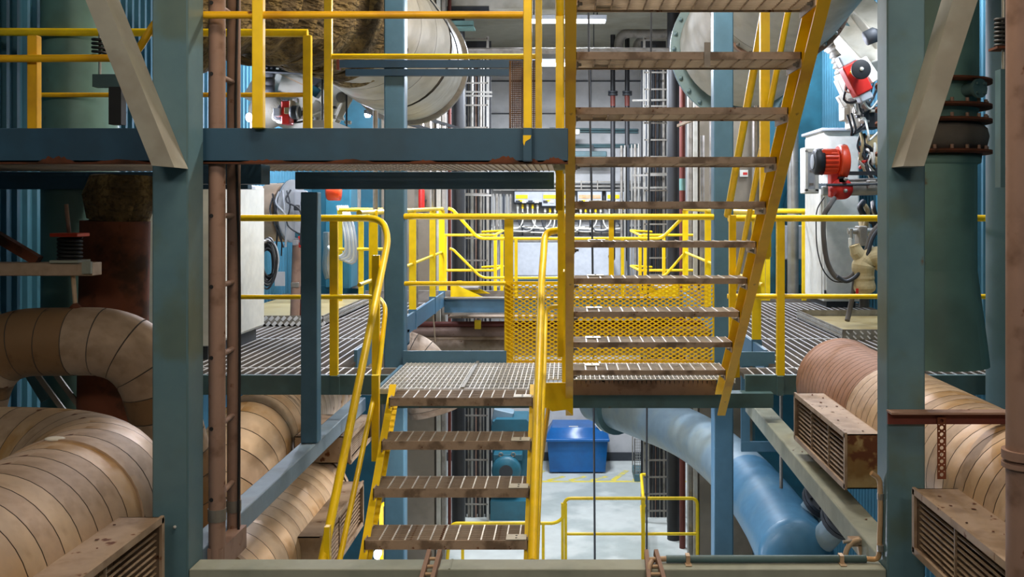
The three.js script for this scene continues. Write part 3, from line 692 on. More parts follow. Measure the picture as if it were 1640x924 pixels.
// left: foreground duct bending away to the left
{
  const t = thing('air_duct', 'big dusty tan air duct at lower left, bending away behind the column, louvred outlet below', 'duct');
  duct(t, [V(-2.02, 1.25, 1.9), V(-2.02, 1.25, 4.65), V(-3.44, 1.25, 4.65)], .33, .125, { rad: .62, n: 44, lip: .005 });
  part(t, 'joint_band', sweep([V(-2.02, 1.25, 3.98), V(-2.02, 1.25, 4.03)], .338, 44), M.tan2);
  louvre(t, -1.544, -1.78, 1.166, 1.43, 2.2, 3.8, 1, 9, [2.9, 3.35]);
  const g = new THREE.IcosahedronGeometry(.028, 2); g.scale(1.5, .35, .9); g.translate(-2.05, EYE - .915, -4.0);
  part(t, 'plaster_lump', boxUV(flat(g)), M.white);
}
{
  const t = thing('lagged_pipe', 'dark tan lagged pipe arching over the big left duct, hung on a spring rod', 'pipe');
  duct(t, [V(-3.3, 1.75, 5.25), V(-3.1, .7, 5.3), V(-2.24, .69, 5.3), V(-2.06, 1.7, 5.5)], .18, .13, { rad: .3, n: 28, mats: [M.scorch, M.scorch, M.tan2] });
}
{
  const t = thing('rusty_pipe', 'dark rust brown upright pipe with wool wrapping at its top, left of the front column', 'pipe');
  part(t, 'pipe_shaft', sweep([V(-2.66, 1.9, 5.82), V(-2.62, .06, 5.8)], .19, 24), M.rust);
  const g = sweep([V(-2.6, .06, 5.8), V(-2.58, -.08, 5.8), V(-2.58, -.2, 5.8)], [.16, .2, .17], 24);
  part(t, 'wool_wrap', rough(g, .025, 14), M.wool);
}
solo('teal_duct', 'dark teal upright duct behind the rusty pipe at far left', 'duct', sweep([V(-3.02, FLOOR, 6.2), V(-3.02, TOP, 6.2)], .22, 28), M.teal);
function rough(g, amp, freq) {                                // push vertices in and out like torn mineral wool
  const p = g.attributes.position, n = g.attributes.normal;
  for (let i = 0; i < p.count; i++) {
    const u = Math.abs(p.getX(i) * .21 + 7) % 1, v = Math.abs((p.getY(i) + p.getZ(i) * .7) * .21 + 7) % 1;
    const k = (fbm(200, freq, u, v, 4) - .5) * 2 * amp; p.setXYZ(i, p.getX(i) + n.getX(i) * k, p.getY(i) + n.getY(i) * k, p.getZ(i) + n.getZ(i) * k);
  }
  g.computeVertexNormals(); return boxUV(g);
}
// upper left: wool wrapped near part, white cladding beyond, end flange
{
  const t = thing('vessel_duct', 'huge duct at upper left, torn brown mineral wool in front and white cladding behind', 'duct');
  const c = pathOf([V(-1.71, -1.52, 8.25), V(-1.85, -1.57, 7.7), V(-2.3, -1.6, 7.1), V(-2.8, -1.42, 6.9)], .6), pts = c.getSpacedPoints(70);
  part(t, 'wool_lagging', rough(sweep(pts, pts.map((_, i) => .5 + .02 * Math.sin(i * .7)), 72), .07, 8), M.wool);
  for (let k = 0; k < 7; k++) {                              // frayed strips of wool hanging round the wrap
    const a = rr(.6, 2.2), d = rr(7.2, 7.9), q = [];
    for (let i = 0; i < 9; i++) { const b = a + i * .16; q.push(V(-1.72 - (8.1 - d) * .56 + Math.cos(b) * .51, -1.56 + Math.sin(b) * .51, d - i * .03)); }
    part(t, 'wool_strip', rough(sweep(q, q.map((_, i) => .012 + .01 * Math.sin(i)), 6), .012, 12), M.wool);
  }
  for (const [k0, k1] of [[0, .34], [.345, .67], [.675, .997]]) { const a = V(-1.76, -1.54, 7.9), b = V(-1.61, -1.48, 9.0), q = [0, .5, 1].map(f => a.clone().lerp(b, k0 + (k1 - k0) * f)); part(t, 'cone_sheet', sweep(q, [0, .5, 1].map(f => .44 + .135 * Math.sqrt(k0 + (k1 - k0) * f)), 48, false), M.clad); }
  duct(t, [V(-1.61, -1.48, 9.0), V(-1.61, -1.48, 10.1)], .575, .5, { mats: [M.clad], n: 48, lip: .01 });
  part(t, 'end_flange', sweep([V(-1.61, -1.48, 10.06), V(-1.61, -1.48, 10.14)], .62, 48), M.galv);
  part(t, 'seam_strip', sweep(new THREE.CatmullRomCurve3([V(-1.36, -1.9, 8.1), V(-1.2, -1.84, 8.6), V(-1.02, -1.55, 9.1), V(-1.04, -1.3, 9.6)]).getPoints(20), .006, 6), M.dark);
}
{
  const t = thing('vessel_duct', 'huge pale grey duct at upper right with a bolted turquoise flange behind the stair', 'duct');
  duct(t, [V(1.62, -1.5, 9.3), V(1.86, -2.08, 7.35), V(2.06, -2.5, 5.9)], .58, 1.1, { mats: [M.clad], n: 48, lip: .008 });
  const fl = (d, m, bm, x, h, R, name) => {
    part(t, name, sweep([V(x, h, d - .03), V(x, h, d + .03)], R, 48), m);
    for (let i = 0; i < 28; i++) { const a = i / 28 * 6.2832, p = V(x + Math.cos(a) * (R - .035), h + Math.sin(a) * (R - .035), d - .03); part(t, 'bolt', lathe(p.clone().setZ(p.z - .02), p.clone().setZ(p.z + .03), [[.02, 0], [.02, .045], [.01, .05], [.01, .062], [0, .064]], 6), bm); }
  };
  fl(9.3, M.mint, M.mint, 1.62, -1.5, .66, 'end_flange');
  fl(8.2, M.pipe, M.steel, 1.75, -1.8, .6, 'flange_ring');
}
// lower left ducts below the walkway
{
  const t = thing('air_duct', 'tan lagged duct under the left walkway curving down behind the depth beam, small louvred outlet', 'duct');
  duct(t, [V(-2.12, 1.53, 9.6), V(-2.12, 1.53, 6.25), V(-2.4, 2.9, 5.75)], .28, .13, { rad: .7, n: 36 });
  louvre(t, -1.455, -1.82, 1.51, 1.69, 6.67, 7.4, 1, 9);
}
{
  const t = thing('air_duct', 'glossy tan duct low beside the lower stair, long louvred outlet on its side', 'duct');
  duct(t, [V(-1.75, 1.93, 6.8), V(-1.75, 1.93, 5.3), V(-1.85, 1.98, 4.3)], .26, .14, { n: 36, mats: [M.tan3, M.tan, M.tan3] });
  part(t, 'end_cap', lathe(V(-1.75, 1.93, 6.82), V(-1.75, 1.93, 6.78), [[0, 0], [.272, 0], [.274, .01], [.27, .04]], 36), M.tan2);
  part(t, 'joint_band', sweep([V(-1.778, 1.945, 5.0), V(-1.781, 1.946, 4.97)], .277, 36), M.tan2);
  louvre(t, -1.385, -1.62, 1.83, 2.12, 5.6, 6.75, 1, 10, [6.1]);
}
// pale blue pipe under the right walkway
{
  const t = thing('blue_pipe', 'thick pale blue painted pipe swinging down under the right walkway, two flanged stubs', 'pipe');
  const pts = [P(955, 640, 14.2), P(1035, 668, 13.2), P(1110, 700, 12.1), P(1180, 755, 10.7), P(1240, 830, 9), P(1275, 890, 7.9)];
  const c = new THREE.CatmullRomCurve3(pts), q = c.getSpacedPoints(60);
  part(t, 'pipe_shell', sweep(q.slice(0, 40), .3, 32), M.pale); part(t, 'pipe_shell', sweep(q.slice(39), .3, 32), M.fresh);
  const e = q[60], dir = q[60].clone().sub(q[58]).normalize();
  const prof = []; for (let i = 0; i <= 8; i++) prof.push([.3 * Math.cos(i / 8 * 1.57), .16 * Math.sin(i / 8 * 1.57)]);
  part(t, 'domed_end', lathe(e, e.clone().add(dir), prof, 32), M.fresh);
  part(t, 'pipe_flange', sweep([q[4], q[5]], .38, 28), M.channel);
  for (const [a, b] of [[P(1275, 850, 8.6), P(1314, 803, 8.3)], [P(1300, 885, 8.0), P(1345, 835, 7.7)]]) {
    const st = new THREE.Group(); st.name = 'stub'; t.add(st); const d2 = b.clone().sub(a).normalize(), f = b.clone().addScaledVector(d2, .04);
    part(st, 'stub_pipe', cyl(a, b, .105, 20), M.pale); part(st, 'stub_flange', cyl(b, f, .165, 20), M.dark); part(st, 'blind_flange', cyl(f.clone().addScaledVector(d2, .008), f.clone().addScaledVector(d2, .04), .165, 20), M.dark);
    for (let i = 0; i < 8; i++) { const u = new THREE.Vector3(0, 1, 0).cross(d2).normalize(), v = d2.clone().cross(u), k = i / 8 * 6.2832, p = f.clone().addScaledVector(u, Math.cos(k) * .138).addScaledVector(v, Math.sin(k) * .138); part(st, 'bolt', cyl(p.clone().addScaledVector(d2, -.05), p.clone().addScaledVector(d2, .06), .013, 6), M.black); }
  }
  const hx = P(1251, 812, 8.9);
  part(t, 'hanger_lug', [bar(hx.clone().add(new THREE.Vector3(-.09, -.05, 0)), hx.clone().add(new THREE.Vector3(-.04, .11, 0)), .02, .05), bar(hx.clone().add(new THREE.Vector3(.09, -.05, 0)), hx.clone().add(new THREE.Vector3(.04, .11, 0)), .02, .05), bar(hx.clone().add(new THREE.Vector3(-.09, .11, 0)), hx.clone().add(new THREE.Vector3(.09, .11, 0)), .06, .02)], M.channel);
  part(t, 'hanger_rod', cyl(hx.clone().add(new THREE.Vector3(0, .1, 0)), V((1251 - 908) * 8.9 / 1600, 1.24, 8.9), .016, 8), M.galv);
}
// tall green pipe on the right with flanges and a fabric belt
{
  const t = thing('green_pipe', 'tall grey green pipe behind the right front column, rusty flanges and fabric expansion belt', 'pipe');
  const x = 1.985, d = 5.42, H = py => (py - 337) * (d - .25) / 1600, A = V(x, 0, d);
  const lz = (prof, m, n = 40, name = 'pipe_shell') => part(t, name, lathe(V(x, 0, d), V(x, -1, d), prof.map(([r, h]) => [r, -h]), n), m);
  lz([[.235, H(122)], [.235, TOP]], M.teal);
  lz([[.235, H(165)], [.235, H(126)]], M.teal);
  lz([[0, H(242)], [.25, H(242)], [.245, H(258)], [.22, H(262)]].reverse(), M.teal, 40, 'pipe_collar');
  lz([[.225, H(435)], [.225, H(250)]], M.teal);
  lz([[.288, .83], [.28, .75], [.225, H(435)]], M.teal, 40, 'flared_base');
  for (const py of [122, 163, 187, 238]) {
    lz([[.1, H(py + 6)], [.3, H(py + 6)], [.3, H(py)], [.1, H(py)]], M.rust, 40, 'flange_ring');
    if (py !== 122) for (let i = 0; i < 20; i++) { const a = i / 20 * 6.2832, p = V(x + Math.cos(a) * .272, H(py), d + Math.sin(a) * .272); part(t, 'bolt', cyl(p, p.clone().add(new THREE.Vector3(0, .022, 0)), .01, 6), M.pipe); }
  }
  lz([[.24, H(238)], [.275, H(230)], [.285, H(215)], [.275, H(202)], [.24, H(193)]], M.belt, 40, 'expansion_belt');
  lz([[.2, H(193)], [.22, H(187)], [.235, H(168)]], M.teal, 40, 'pipe_neck');
  for (const a of [-2.15, -1.15]) {
    const c = V(x + Math.cos(a) * .2, H(143), d + Math.sin(a) * .2), e = V(x + Math.cos(a) * .31, H(143), d + Math.sin(a) * .31), dir = e.clone().sub(c).normalize();
    const port = part(t, 'port_cover', [cyl(c, e, .035, 16), cyl(e, e.clone().addScaledVector(dir, .018), .05, 20)], M.channel);
    for (let i = 0; i < 4; i++) { const k = i / 4 * 6.2832 + .78, u = new THREE.Vector3(0, 1, 0).cross(dir).normalize(), p = e.clone().addScaledVector(u, Math.cos(k) * .034).add(new THREE.Vector3(0, Math.sin(k) * .034, 0)); part(port, 'bolt', cyl(p, p.clone().addScaledVector(dir, .032), .008, 6), M.channel); }
  }
}
solo('teal_duct', 'added dark teal upright hiding the wall between green pipe and brown pipe at right', 'duct', sweep([V(2.96, FLOOR, 6.34), V(2.96, TOP, 6.34)], .28, 32), M.deep);  // upright added over the brightly lit wall so this gap reads dark
// dead leaves of scale and dirt lying on the louvre boxes and ducts
function flakes(label, n, spot) {
  const g = []; for (let i = 0; i < n; i++) { const [p, w] = spot(); const f = new THREE.CircleGeometry(rr(.003, .009) * w, 5); f.scale(rr(.6, 1.6), rr(.4, 1), 1); f.rotateX(-Math.PI / 2 + rr(-.12, .12)); f.rotateY(rr(0, 6)); f.translate(p.x, p.y + .0025, p.z); const h = f.clone(); h.translate(0, .0015, 0); g.push(boxUV(flat(f)), boxUV(flat(h))); }
  const m = solo('debris', label, 'debris', g, M.rust); m.userData.kind = 'stuff';
}
flakes('dark flakes of dirt lying on top of the far right louvred outlet', 16, () => [V(rr(1.35, 1.48), 1.052, rr(4.75, 5.7)), 1]);
flakes('dark flakes of dirt lying on top of the near right louvred outlet', 22, () => [V(rr(1.34, 1.47), 1.052, rr(2.5, 3.7)), 1]);
flakes('dark flakes of dirt lying on top of the left louvred outlet', 24, () => [V(rr(-1.7, -1.56), 1.166, rr(2.5, 3.75)), 1]);
flakes('dark flakes of dirt lying on the right depth beam', 10, () => { const k = rr(.1, .9); return [V(1.325 + k * .075 + rr(-.05, .05), 1.4, 4.035 + k * 3.4), 1]; });
solo('brown_pipe', 'rusty brown upright pipe cut by the right edge of the picture, ringed collar low down', 'pipe',
  [sweep([V(1.203, FLOOR, 2.62), V(1.203, TOP, 2.62)], .049, 24), ...[[.627, .65], [.66, .672]].map(([a, b]) => sweep([V(1.203, a, 2.62), V(1.203, b, 2.62)], .06, 24))], M.pipe);
// ---------------------------------------------------------------- fittings round the front columns
{
  const t = thing('ladder', 'rusty brown upright ladder standing just right of the left front column', 'ladder');
  const d1 = 4.16, d2 = 4.42, x1 = -1.457, x2 = -1.474;
  part(t, 'stile', sweep([V(x1, 1.5, d1), V(x1, TOP, d1)], .034, 20), M.pipe);
  part(t, 'stile', sweep([V(x2, 1.5, d2), V(x2, TOP, d2)], .029, 20), M.pipe);
  for (let i = -4; i < 8; i++) {
    const h = (4.5 + 113.7 * i - 337) * 4.13 / 1600;
    if (h > 1.45) continue;
    part(t, 'rung', cyl(V(x1, h, d1 - .03), V(x2, h, d2), .012, 10), M.pipe);
    part(t, 'rung_hole', cyl(V(x1 - .012, h, d1 - .0345), V(x1 - .012, h, d1 - .031), .0085, 10), M.black);
  }
  for (const [x, d, r, h] of [[x1, d1, .037, 1.24], [x1, d1, .037, -.33], [x2, d2, .032, 1.28], [x2, d2, .032, -.33]]) part(t, 'pipe_clamp', sweep([V(x, h, d), V(x, h + .05, d)], r, 20), M.galv);
  part(t, 'ladder_foot', bx(x1 - .03, x1 + .03, 1.4, 1.5, d1 - .03, d2 + .03), M.pipe);
}
solo('cable', 'thin black cable running down the rear stile of the rusty ladder', 'cable', curve([V(-1.435, -3.2, 4.385), V(-1.44, -1.2, 4.385), V(-1.452, -.4, 4.38), V(-1.437, .3, 4.385), V(-1.442, 1.45, 4.385)], .006, 6, 40), M.black);
// spring hangers
function spring(t, x, h0, h1, d, r, turns, wr) {
  const q = []; for (let i = 0; i <= turns * 16; i++) { const a = i / 16 * 6.2832; q.push(V(x + Math.cos(a) * r, h0 + (h1 - h0) * i / (turns * 16), d + Math.sin(a) * r)); }
  part(t, 'coil_spring', sweep(q, wr, 7), M.black);
}
{
  const t = thing('spring_hanger', 'black coil spring hanger with orange cap plate, on a bracket beam at far left', 'hanger');
  const d = 5.3, s = d / 1600, X = px => (px - 908) * s, H = py => (py - 337) * s;
  spring(t, X(112), H(380), H(417), d, .055, 6, .0095);
  part(t, 'cap_plate', bx(X(90), X(134), H(373), H(379), d - .07, d + .07, .004), M.orange);
  part(t, 'base_plate', bx(X(90), X(135), H(416), H(420), d - .07, d + .07), M.dusty);
  part(t, 'rod', cyl(V(X(106), H(327), d), V(X(111), H(376), d), .011, 8), M.pipe);
  part(t, 'rod', cyl(V(X(117), H(440), d), V(X(121), H(494), d), .012, 8), M.tan);
  part(t, 'rod_nut', lathe(V(X(121), H(497), d), V(X(121), H(480), d), [[0, 0], [.03, 0], [.03, .02], [.02, .03], [0, .05]], 8), M.rust);
  part(t, 'bracket_beam', bx(-3.45, X(155), H(420), H(441), d - .05, d + .06, .005), M.tan2);
  part(t, 'bracket_end', bx(X(141), X(155), H(418), H(437), d - .07, d - .05), M.dusty);
  part(t, 'strut', bar(V(X(-70), H(340), d), V(X(62), H(418), d), .05, .05), M.rust);
}
{
  const t = thing('spring_hanger', 'small black coil spring hanger in the dark at upper left, beside the pale brace', 'hanger');
  const d = 5.3, s = d / 1600, X = px => (px - 908) * s, H = py => (py - 337) * s;
  spring(t, X(160), H(60), H(92), d, .035, 5, .008);
  part(t, 'rod', cyl(V(X(160), TOP, d), V(X(160), H(122), d), .008, 8), M.steel);
  part(t, 'cross_arm', bx(X(152), X(200), H(120), H(140), d - .03, d + .03), M.channel);
  part(t, 'hanger_leg', bx(X(178), X(198), H(140), H(200), d - .03, d + .03), M.black);
}
{
  const t = thing('spring_hanger', 'black coil spring on a green arm at upper right, between green pipe and brown pipe', 'hanger');
  const d = 4.7, s = d / 1600, X = px => (px - 908) * s, H = py => (py - 337) * s;
  spring(t, X(1608), H(28), H(76), d, .038, 7, .008);
  part(t, 'base_plate', bx(X(1590), X(1628), H(76), H(80), d - .05, d + .05), M.rust);
  part(t, 'rod', cyl(V(X(1607), TOP, d), V(X(1607), H(112), d), .009, 8), M.steel);
  part(t, 'arm', bx(X(1598), X(1614), H(112), H(300), d - .03, d + .03), M.channel);
}
{
  const t = thing('bracket_rail', 'dark red angle bar fixed across the right front column', 'bracket');
  part(t, 'angle_web', bx(1.246, 1.84, .782, .83, 3.878, 3.888), M.maroon);
  part(t, 'angle_flange', bx(1.246, 1.84, .776, .784, 3.835, 3.898), M.pipe);
  const s = new THREE.Shape([[0, 0], [.034, 0], [.034, -.24], [0, -.24]].map(([a, b]) => new THREE.Vector2(a, b)));
  for (let i = 0; i < 9; i++) for (const [k, r] of [[.5, .0075], [.2, .003], [.8, .003]]) { const hole = new THREE.Path(); hole.absarc(.034 * k, -.015 - i * .026 - (k === .5 ? 0 : .013), r, 0, Math.PI * 2, true); if (!(i === 8 && k !== .5)) s.holes.push(hole); }
  const g = new THREE.ExtrudeGeometry(s, { depth: .003, bevelEnabled: false, curveSegments: 6 }); g.translate(1.434, EYE - .8, -3.87);
  part(t, 'perforated_strap', boxUV(flat(g)), M.rust);
}
// conduit lying on the cross beam, copper coloured flexible end
{
  const t = thing('conduit', 'grey green conduit lying on the cross beam at bottom right, with an ochre hose end', 'conduit');
  const a = (px, py, d = 3.97) => P(px, py, d);
  part(t, 'conduit_pipe', cyl(V(.395, 1.386, 3.975), V(1.19, 1.386, 3.975), .0145, 12), M.channel);
  part(t, 'flexible_hose', sweep(bent([V(1.19, 1.386, 3.975), V(1.238, 1.386, 3.965), V(1.24, 1.2, 3.95), V(1.236, 1.06, 3.945), V(1.2, 1.035, 3.94)], .05, 8), .0105, 10), M.tan3);
  part(t, 'flexible_hose', sweep(bent([V(.395, 1.386, 3.975), V(.34, 1.386, 3.97), V(.318, 1.384, 3.885), V(.31, 1.52, 3.868)], .04, 8), .011, 10), M.tan2);
  for (const h of [1.13, 1.335]) part(t, 'hose_clip', cyl(V(1.24, h - .012, 3.95), V(1.24, h + .012, 3.95), .014, 10), M.steel);
  for (const x of [.48, 1.09]) part(t, 'pipe_clip', [bx(x - .008, x + .008, 1.368, 1.4, 3.955, 3.992), bx(x - .012, x + .012, 1.397, 1.4005, 3.93, 4.0)], M.tan);
}
{
  const t = thing('pipe_hook', 'beige forged pipe clamp standing open on the end of the right depth beam', 'clamp');
  const d = 4.3, c = P(1363, 893, d), q = [];
  for (let i = 0; i <= 10; i++) { const a = Math.PI * (.5 + i / 10 * .55); q.push(new THREE.Vector3(c.x + .035 + Math.cos(a) * .06, c.y + .0 + Math.sin(a) * .075, c.z)); }
  part(t, 'hook_arm', sweep(q, .012, 8), M.tan);
  part(t, 'clamp_plate', bx((1362 - 908) * d / 1600, (1387 - 908) * d / 1600, (864 - 337) * d / 1600, (876 - 337) * d / 1600, d, d + .05, .004), M.tan2);
  part(t, 'clamp_jaw', plate([[(1374 - 908) * d / 1600, 1.44], [(1389 - 908) * d / 1600, 1.44], [(1390 - 908) * d / 1600, 1.5], [(1378 - 908) * d / 1600, 1.5]], d, .03), M.tan);
  part(t, 'clamp_bolt', cyl(P(1350, 868, d), P(1378, 866, d), .008, 8), M.galv);
}
for (const [xs, label] of [[[688, 672, 705, 690], 'pair of short brown rails with rungs leaning over the cross beam, left one'], [[1035, 1040, 1050, 1066], 'pair of short brown rails with rungs leaning over the cross beam, right one']]) {
  const t = thing('cable_ladder', label, 'cable ladder');
  const q = [P(xs[0], 884, 3.98), P(xs[1], 940, 3.82), P(xs[2], 884, 3.98), P(xs[3], 940, 3.82)];
  for (const k of [0, 2]) { const a = q[k], b = q[k + 1]; part(t, 'side_rail', bar(a.clone().add(new THREE.Vector3(0, .0, 0)), b.clone().add(new THREE.Vector3(0, .0, .0)), .016, .03), M.pipe); }
  for (const f of [.2, .42, .64]) part(t, 'rung', cyl(q[0].clone().lerp(q[1], f), q[2].clone().lerp(q[3], f), .007, 8), M.tan);
}
// blue angle frame under the right walkway
{
  const t = thing('hanging_bracket', 'blue angle iron frame hanging under the right walkway beside the depth beam', 'bracket');
  const d = 8.3, s = d / 1600, X = px => (px - 908) * s, H = py => (py - 337) * s;
  part(t, 'upright', bx(X(1187), X(1201), 1.24, H(722), d, d + .02), M.blue);
  part(t, 'cross_arm', bx(X(1187), X(1275), H(707), H(723), d - .01, d + .01), M.blue);
}
solo('angle_strut', 'slanting dark blue strut at far left between duct and lagged pipe', 'brace', bar(P(-60, 420, 5.9), P(75, 640, 5.9), .05, .05), M.channel);
for (const [p, lab] of [[70, 'thin slanting steel strut above the big left duct, nearer the edge'], [100, 'thin slanting steel strut above the big left duct, nearer the column']]) solo('thin_strut', lab, 'brace', bar(P(p - 40, 560, 5.75), P(p + 34, 660, 5.75), .012, .03), M.galv);
// hanging ropes over the pit
solo('rope', 'thin dark rope hanging through the pit left of centre of the upper treads', 'rope', curve([V(.2, TOP, 9), P(943, 75, 9), P(948, 337, 9), P(951, 660, 9), V(.262, FLOOR, 9)], .0095, 6, 30), M.dark);
solo('rope', 'thin dark rope hanging through the pit nearer the right slim column', 'rope', curve([V(.77, TOP, 9), P(1043, 40, 9), P(1039, 337, 9), P(1036, 660, 9), V(.72, FLOOR, 9)], .0085, 6, 30), M.dark);
// ---------------------------------------------------------------- machines on the walkways
const at = d => ({ X: px => (px - 908) * d / 1600, H: py => (py - 337) * d / 1600 });
// box seen at pixel edges x0..x1, y0..y1 with its front at d and depth t
const pb = (d, x0, x1, y0, y1, t = .1, c = 0) => { const { X, H } = at(d); return bx(X(x0), X(x1), H(y0), H(y1), d, d + t, c); };
{
  const t = thing('control_cabinet', 'tall white control cabinet on the left walkway, dark blue plinth, partly behind the ladder', 'cabinet');
  part(t, 'cabinet_body', bx(-3.25, -2.62, -.21, 1.0, 7.35, 8.62, .01), M.white);
  part(t, 'door', bx(-2.622, -2.606, -.19, .98, 7.4, 8.6, .004), M.white);
  part(t, 'plinth', bx(-3.22, -2.66, 1.0, PH, 7.4, 8.55), M.dark);
  part(t, 'door_handle', bx(-2.608, -2.585, .12, .26, 7.52, 7.55, .006), M.black);
  part(t, 'name_plate', bx(-2.607, -2.603, -.2, -.175, 8.0, 8.35), M.grey);
}
{
  const t = thing('control_cabinet', 'tall pale grey control cabinet on the right walkway behind the orange gear motor', 'cabinet');
  part(t, 'cabinet_body', bx(2.9, 3.31, -.9, 1.03, 11.3, 12.15, .012), M.white);
  part(t, 'side_door', bx(2.884, 2.9, -.86, 1.0, 11.34, 12.1, .004), M.white);
  part(t, 'front_door', bx(2.93, 3.29, -.84, 1.0, 11.284, 11.3, .004), M.white);
  part(t, 'plinth', bx(2.95, 3.28, 1.03, PH, 11.36, 12.1), M.dark);
  part(t, 'roof_lip', bx(2.86, 3.36, -.93, -.895, 11.24, 12.2, .01), M.grey);
  for (const h of [-.5, .9]) part(t, 'hinge', cyl(V(2.915, h, 11.28), V(2.915, h + .09, 11.28), .012, 8), M.dark);
}
{
  const t = thing('operator_panel', 'white framed operator panel mounted on the side of the tall grey cabinet', 'panel');
  const d = 10.9;
  part(t, 'panel_case', pb(d, 1288, 1312, 236, 310, .2, .012), M.white);
  part(t, 'window_frame', [pb(d - .02, 1290, 1294, 241, 306, .03), pb(d - .02, 1306, 1311, 241, 306, .03), pb(d - .02, 1290, 1311, 238, 243, .03), pb(d - .02, 1290, 1311, 303, 308, .03)], M.white);
  part(t, 'display_face', pb(d - .006, 1294, 1306, 243, 303, .01), M.grey);
  for (const y of [272, 293]) part(t, 'switch', pb(d - .018, 1297, 1303, y, y + 4, .02), M.steel);
  part(t, 'bracket', bx(2.7, 2.95, -.3, -.24, 11.08, 11.31), M.grey);
}
{
  const t = thing('junction_box', 'small light grey junction box with a black lock on a stand behind the yellow rail', 'enclosure');
  const d = 13;
  part(t, 'case', pb(d, 1256, 1290, 361, 416, .25, .012), M.grey);
  part(t, 'lid', pb(d - .03, 1258, 1290, 362, 415, .03, .008), M.grey);
  part(t, 'lock', pb(d - .045, 1262, 1266, 387, 393, .02), M.black);
  part(t, 'stand', cyl(V(at(d).X(1275), at(d).H(415), d + .15), V(at(d).X(1275), PH, d + .15), .07, 16), M.steel);
  for (const px of [1259, 1263]) part(t, 'cable', curve([P(px, 416, d), P(px + 1, 440, d), P(px, 468, d)], .008, 6, 12), M.black);
}
{
  const t = thing('drip_tray', 'checker plate drip tray with ochre sludge on the right walkway below the grey cabinet', 'tray');
  const x0 = 2.34, x1 = 3.44, d0 = 8.48, d1 = 10.15, h0 = 1.01;
  part(t, 'tray_floor', bx(x0, x1, PH - .02, PH - .002, d0, d1), M.galv);
  part(t, 'sludge', bx(x0 + .012, x1 - .012, PH - .032, PH - .021, d0 + .012, d1 - .012), M.sludge);
  for (const g of [bx(x0, x0 + .008, h0, PH - .002, d0, d1), bx(x0, x1, h0, PH - .002, d0, d0 + .008), bx(x0, x1, h0, PH - .002, d1 - .008, d1), bx(x1 - .008, x1, h0, PH - .002, d0, d1)]) part(t, 'tray_wall', g, M.checker);
  const studs = [];
  for (let i = 0; i < 42; i++) for (let k = 0; k < 2; k++) studs.push(bar(V(x0 - .002, h0 + .022 + k * .038, d0 + .02 + i * .04), V(x0 - .002, h0 + .042 + k * .038, d0 + .038 + i * .04), .006, .005, new THREE.Vector3(1, 0, 0)));
  for (let i = 0; i < 18; i++) for (let k = 0; k < 2; k++) studs.push(bar(V(x0 + .03 + i * .06, h0 + .015 + k * .04, d0 - .002), V(x0 + .055 + i * .06, h0 + .04 + k * .04, d0 - .002), .012, .005, new THREE.Vector3(0, 0, 1)));
  part(t, 'tread_studs', studs, M.bright, { stuff: true });
}
{
  const t = thing('drip_tray', 'checker plate drip tray with sandy sludge on the left walkway beside the white cabinet', 'tray');
  const x1 = -2.32, x0 = -3.42, d0 = 9.5, d1 = 12.0, h0 = 1.0;
  part(t, 'tray_floor', bx(x0, x1, PH - .02, PH - .002, d0, d1), M.galv);
  part(t, 'sludge', bx(x0 + .012, x1 - .012, PH - .06, PH - .021, d0 + .012, d1 - .012), M.sludge);
  for (const g of [bx(x1 - .008, x1, h0, PH - .002, d0, d1), bx(x0, x1, h0, PH - .002, d0, d0 + .008), bx(x0, x1, h0, PH - .002, d1 - .008, d1)]) part(t, 'tray_wall', g, M.checker);
  const studs = [];
  for (let i = 0; i < 60; i++) for (let k = 0; k < 2; k++) studs.push(bar(V(x1 + .002, h0 + .022 + k * .042, d0 + .02 + i * .041), V(x1 + .002, h0 + .044 + k * .042, d0 + .04 + i * .041), .006, .005, new THREE.Vector3(1, 0, 0)));
  for (let i = 0; i < 19; i++) for (let k = 0; k < 2; k++) {
    const cx = x0 + .03 + i * .058 + k * .028; studs.push(bar(V(cx - .016, h0 + .028 + k * .05 + .016, d0 - .002), V(cx + .016, h0 + .028 + k * .05 - .016, d0 - .002), .03, .005, new THREE.Vector3(0, 0, 1)));
  }
  part(t, 'tread_studs', studs, M.bright, { stuff: true });
}
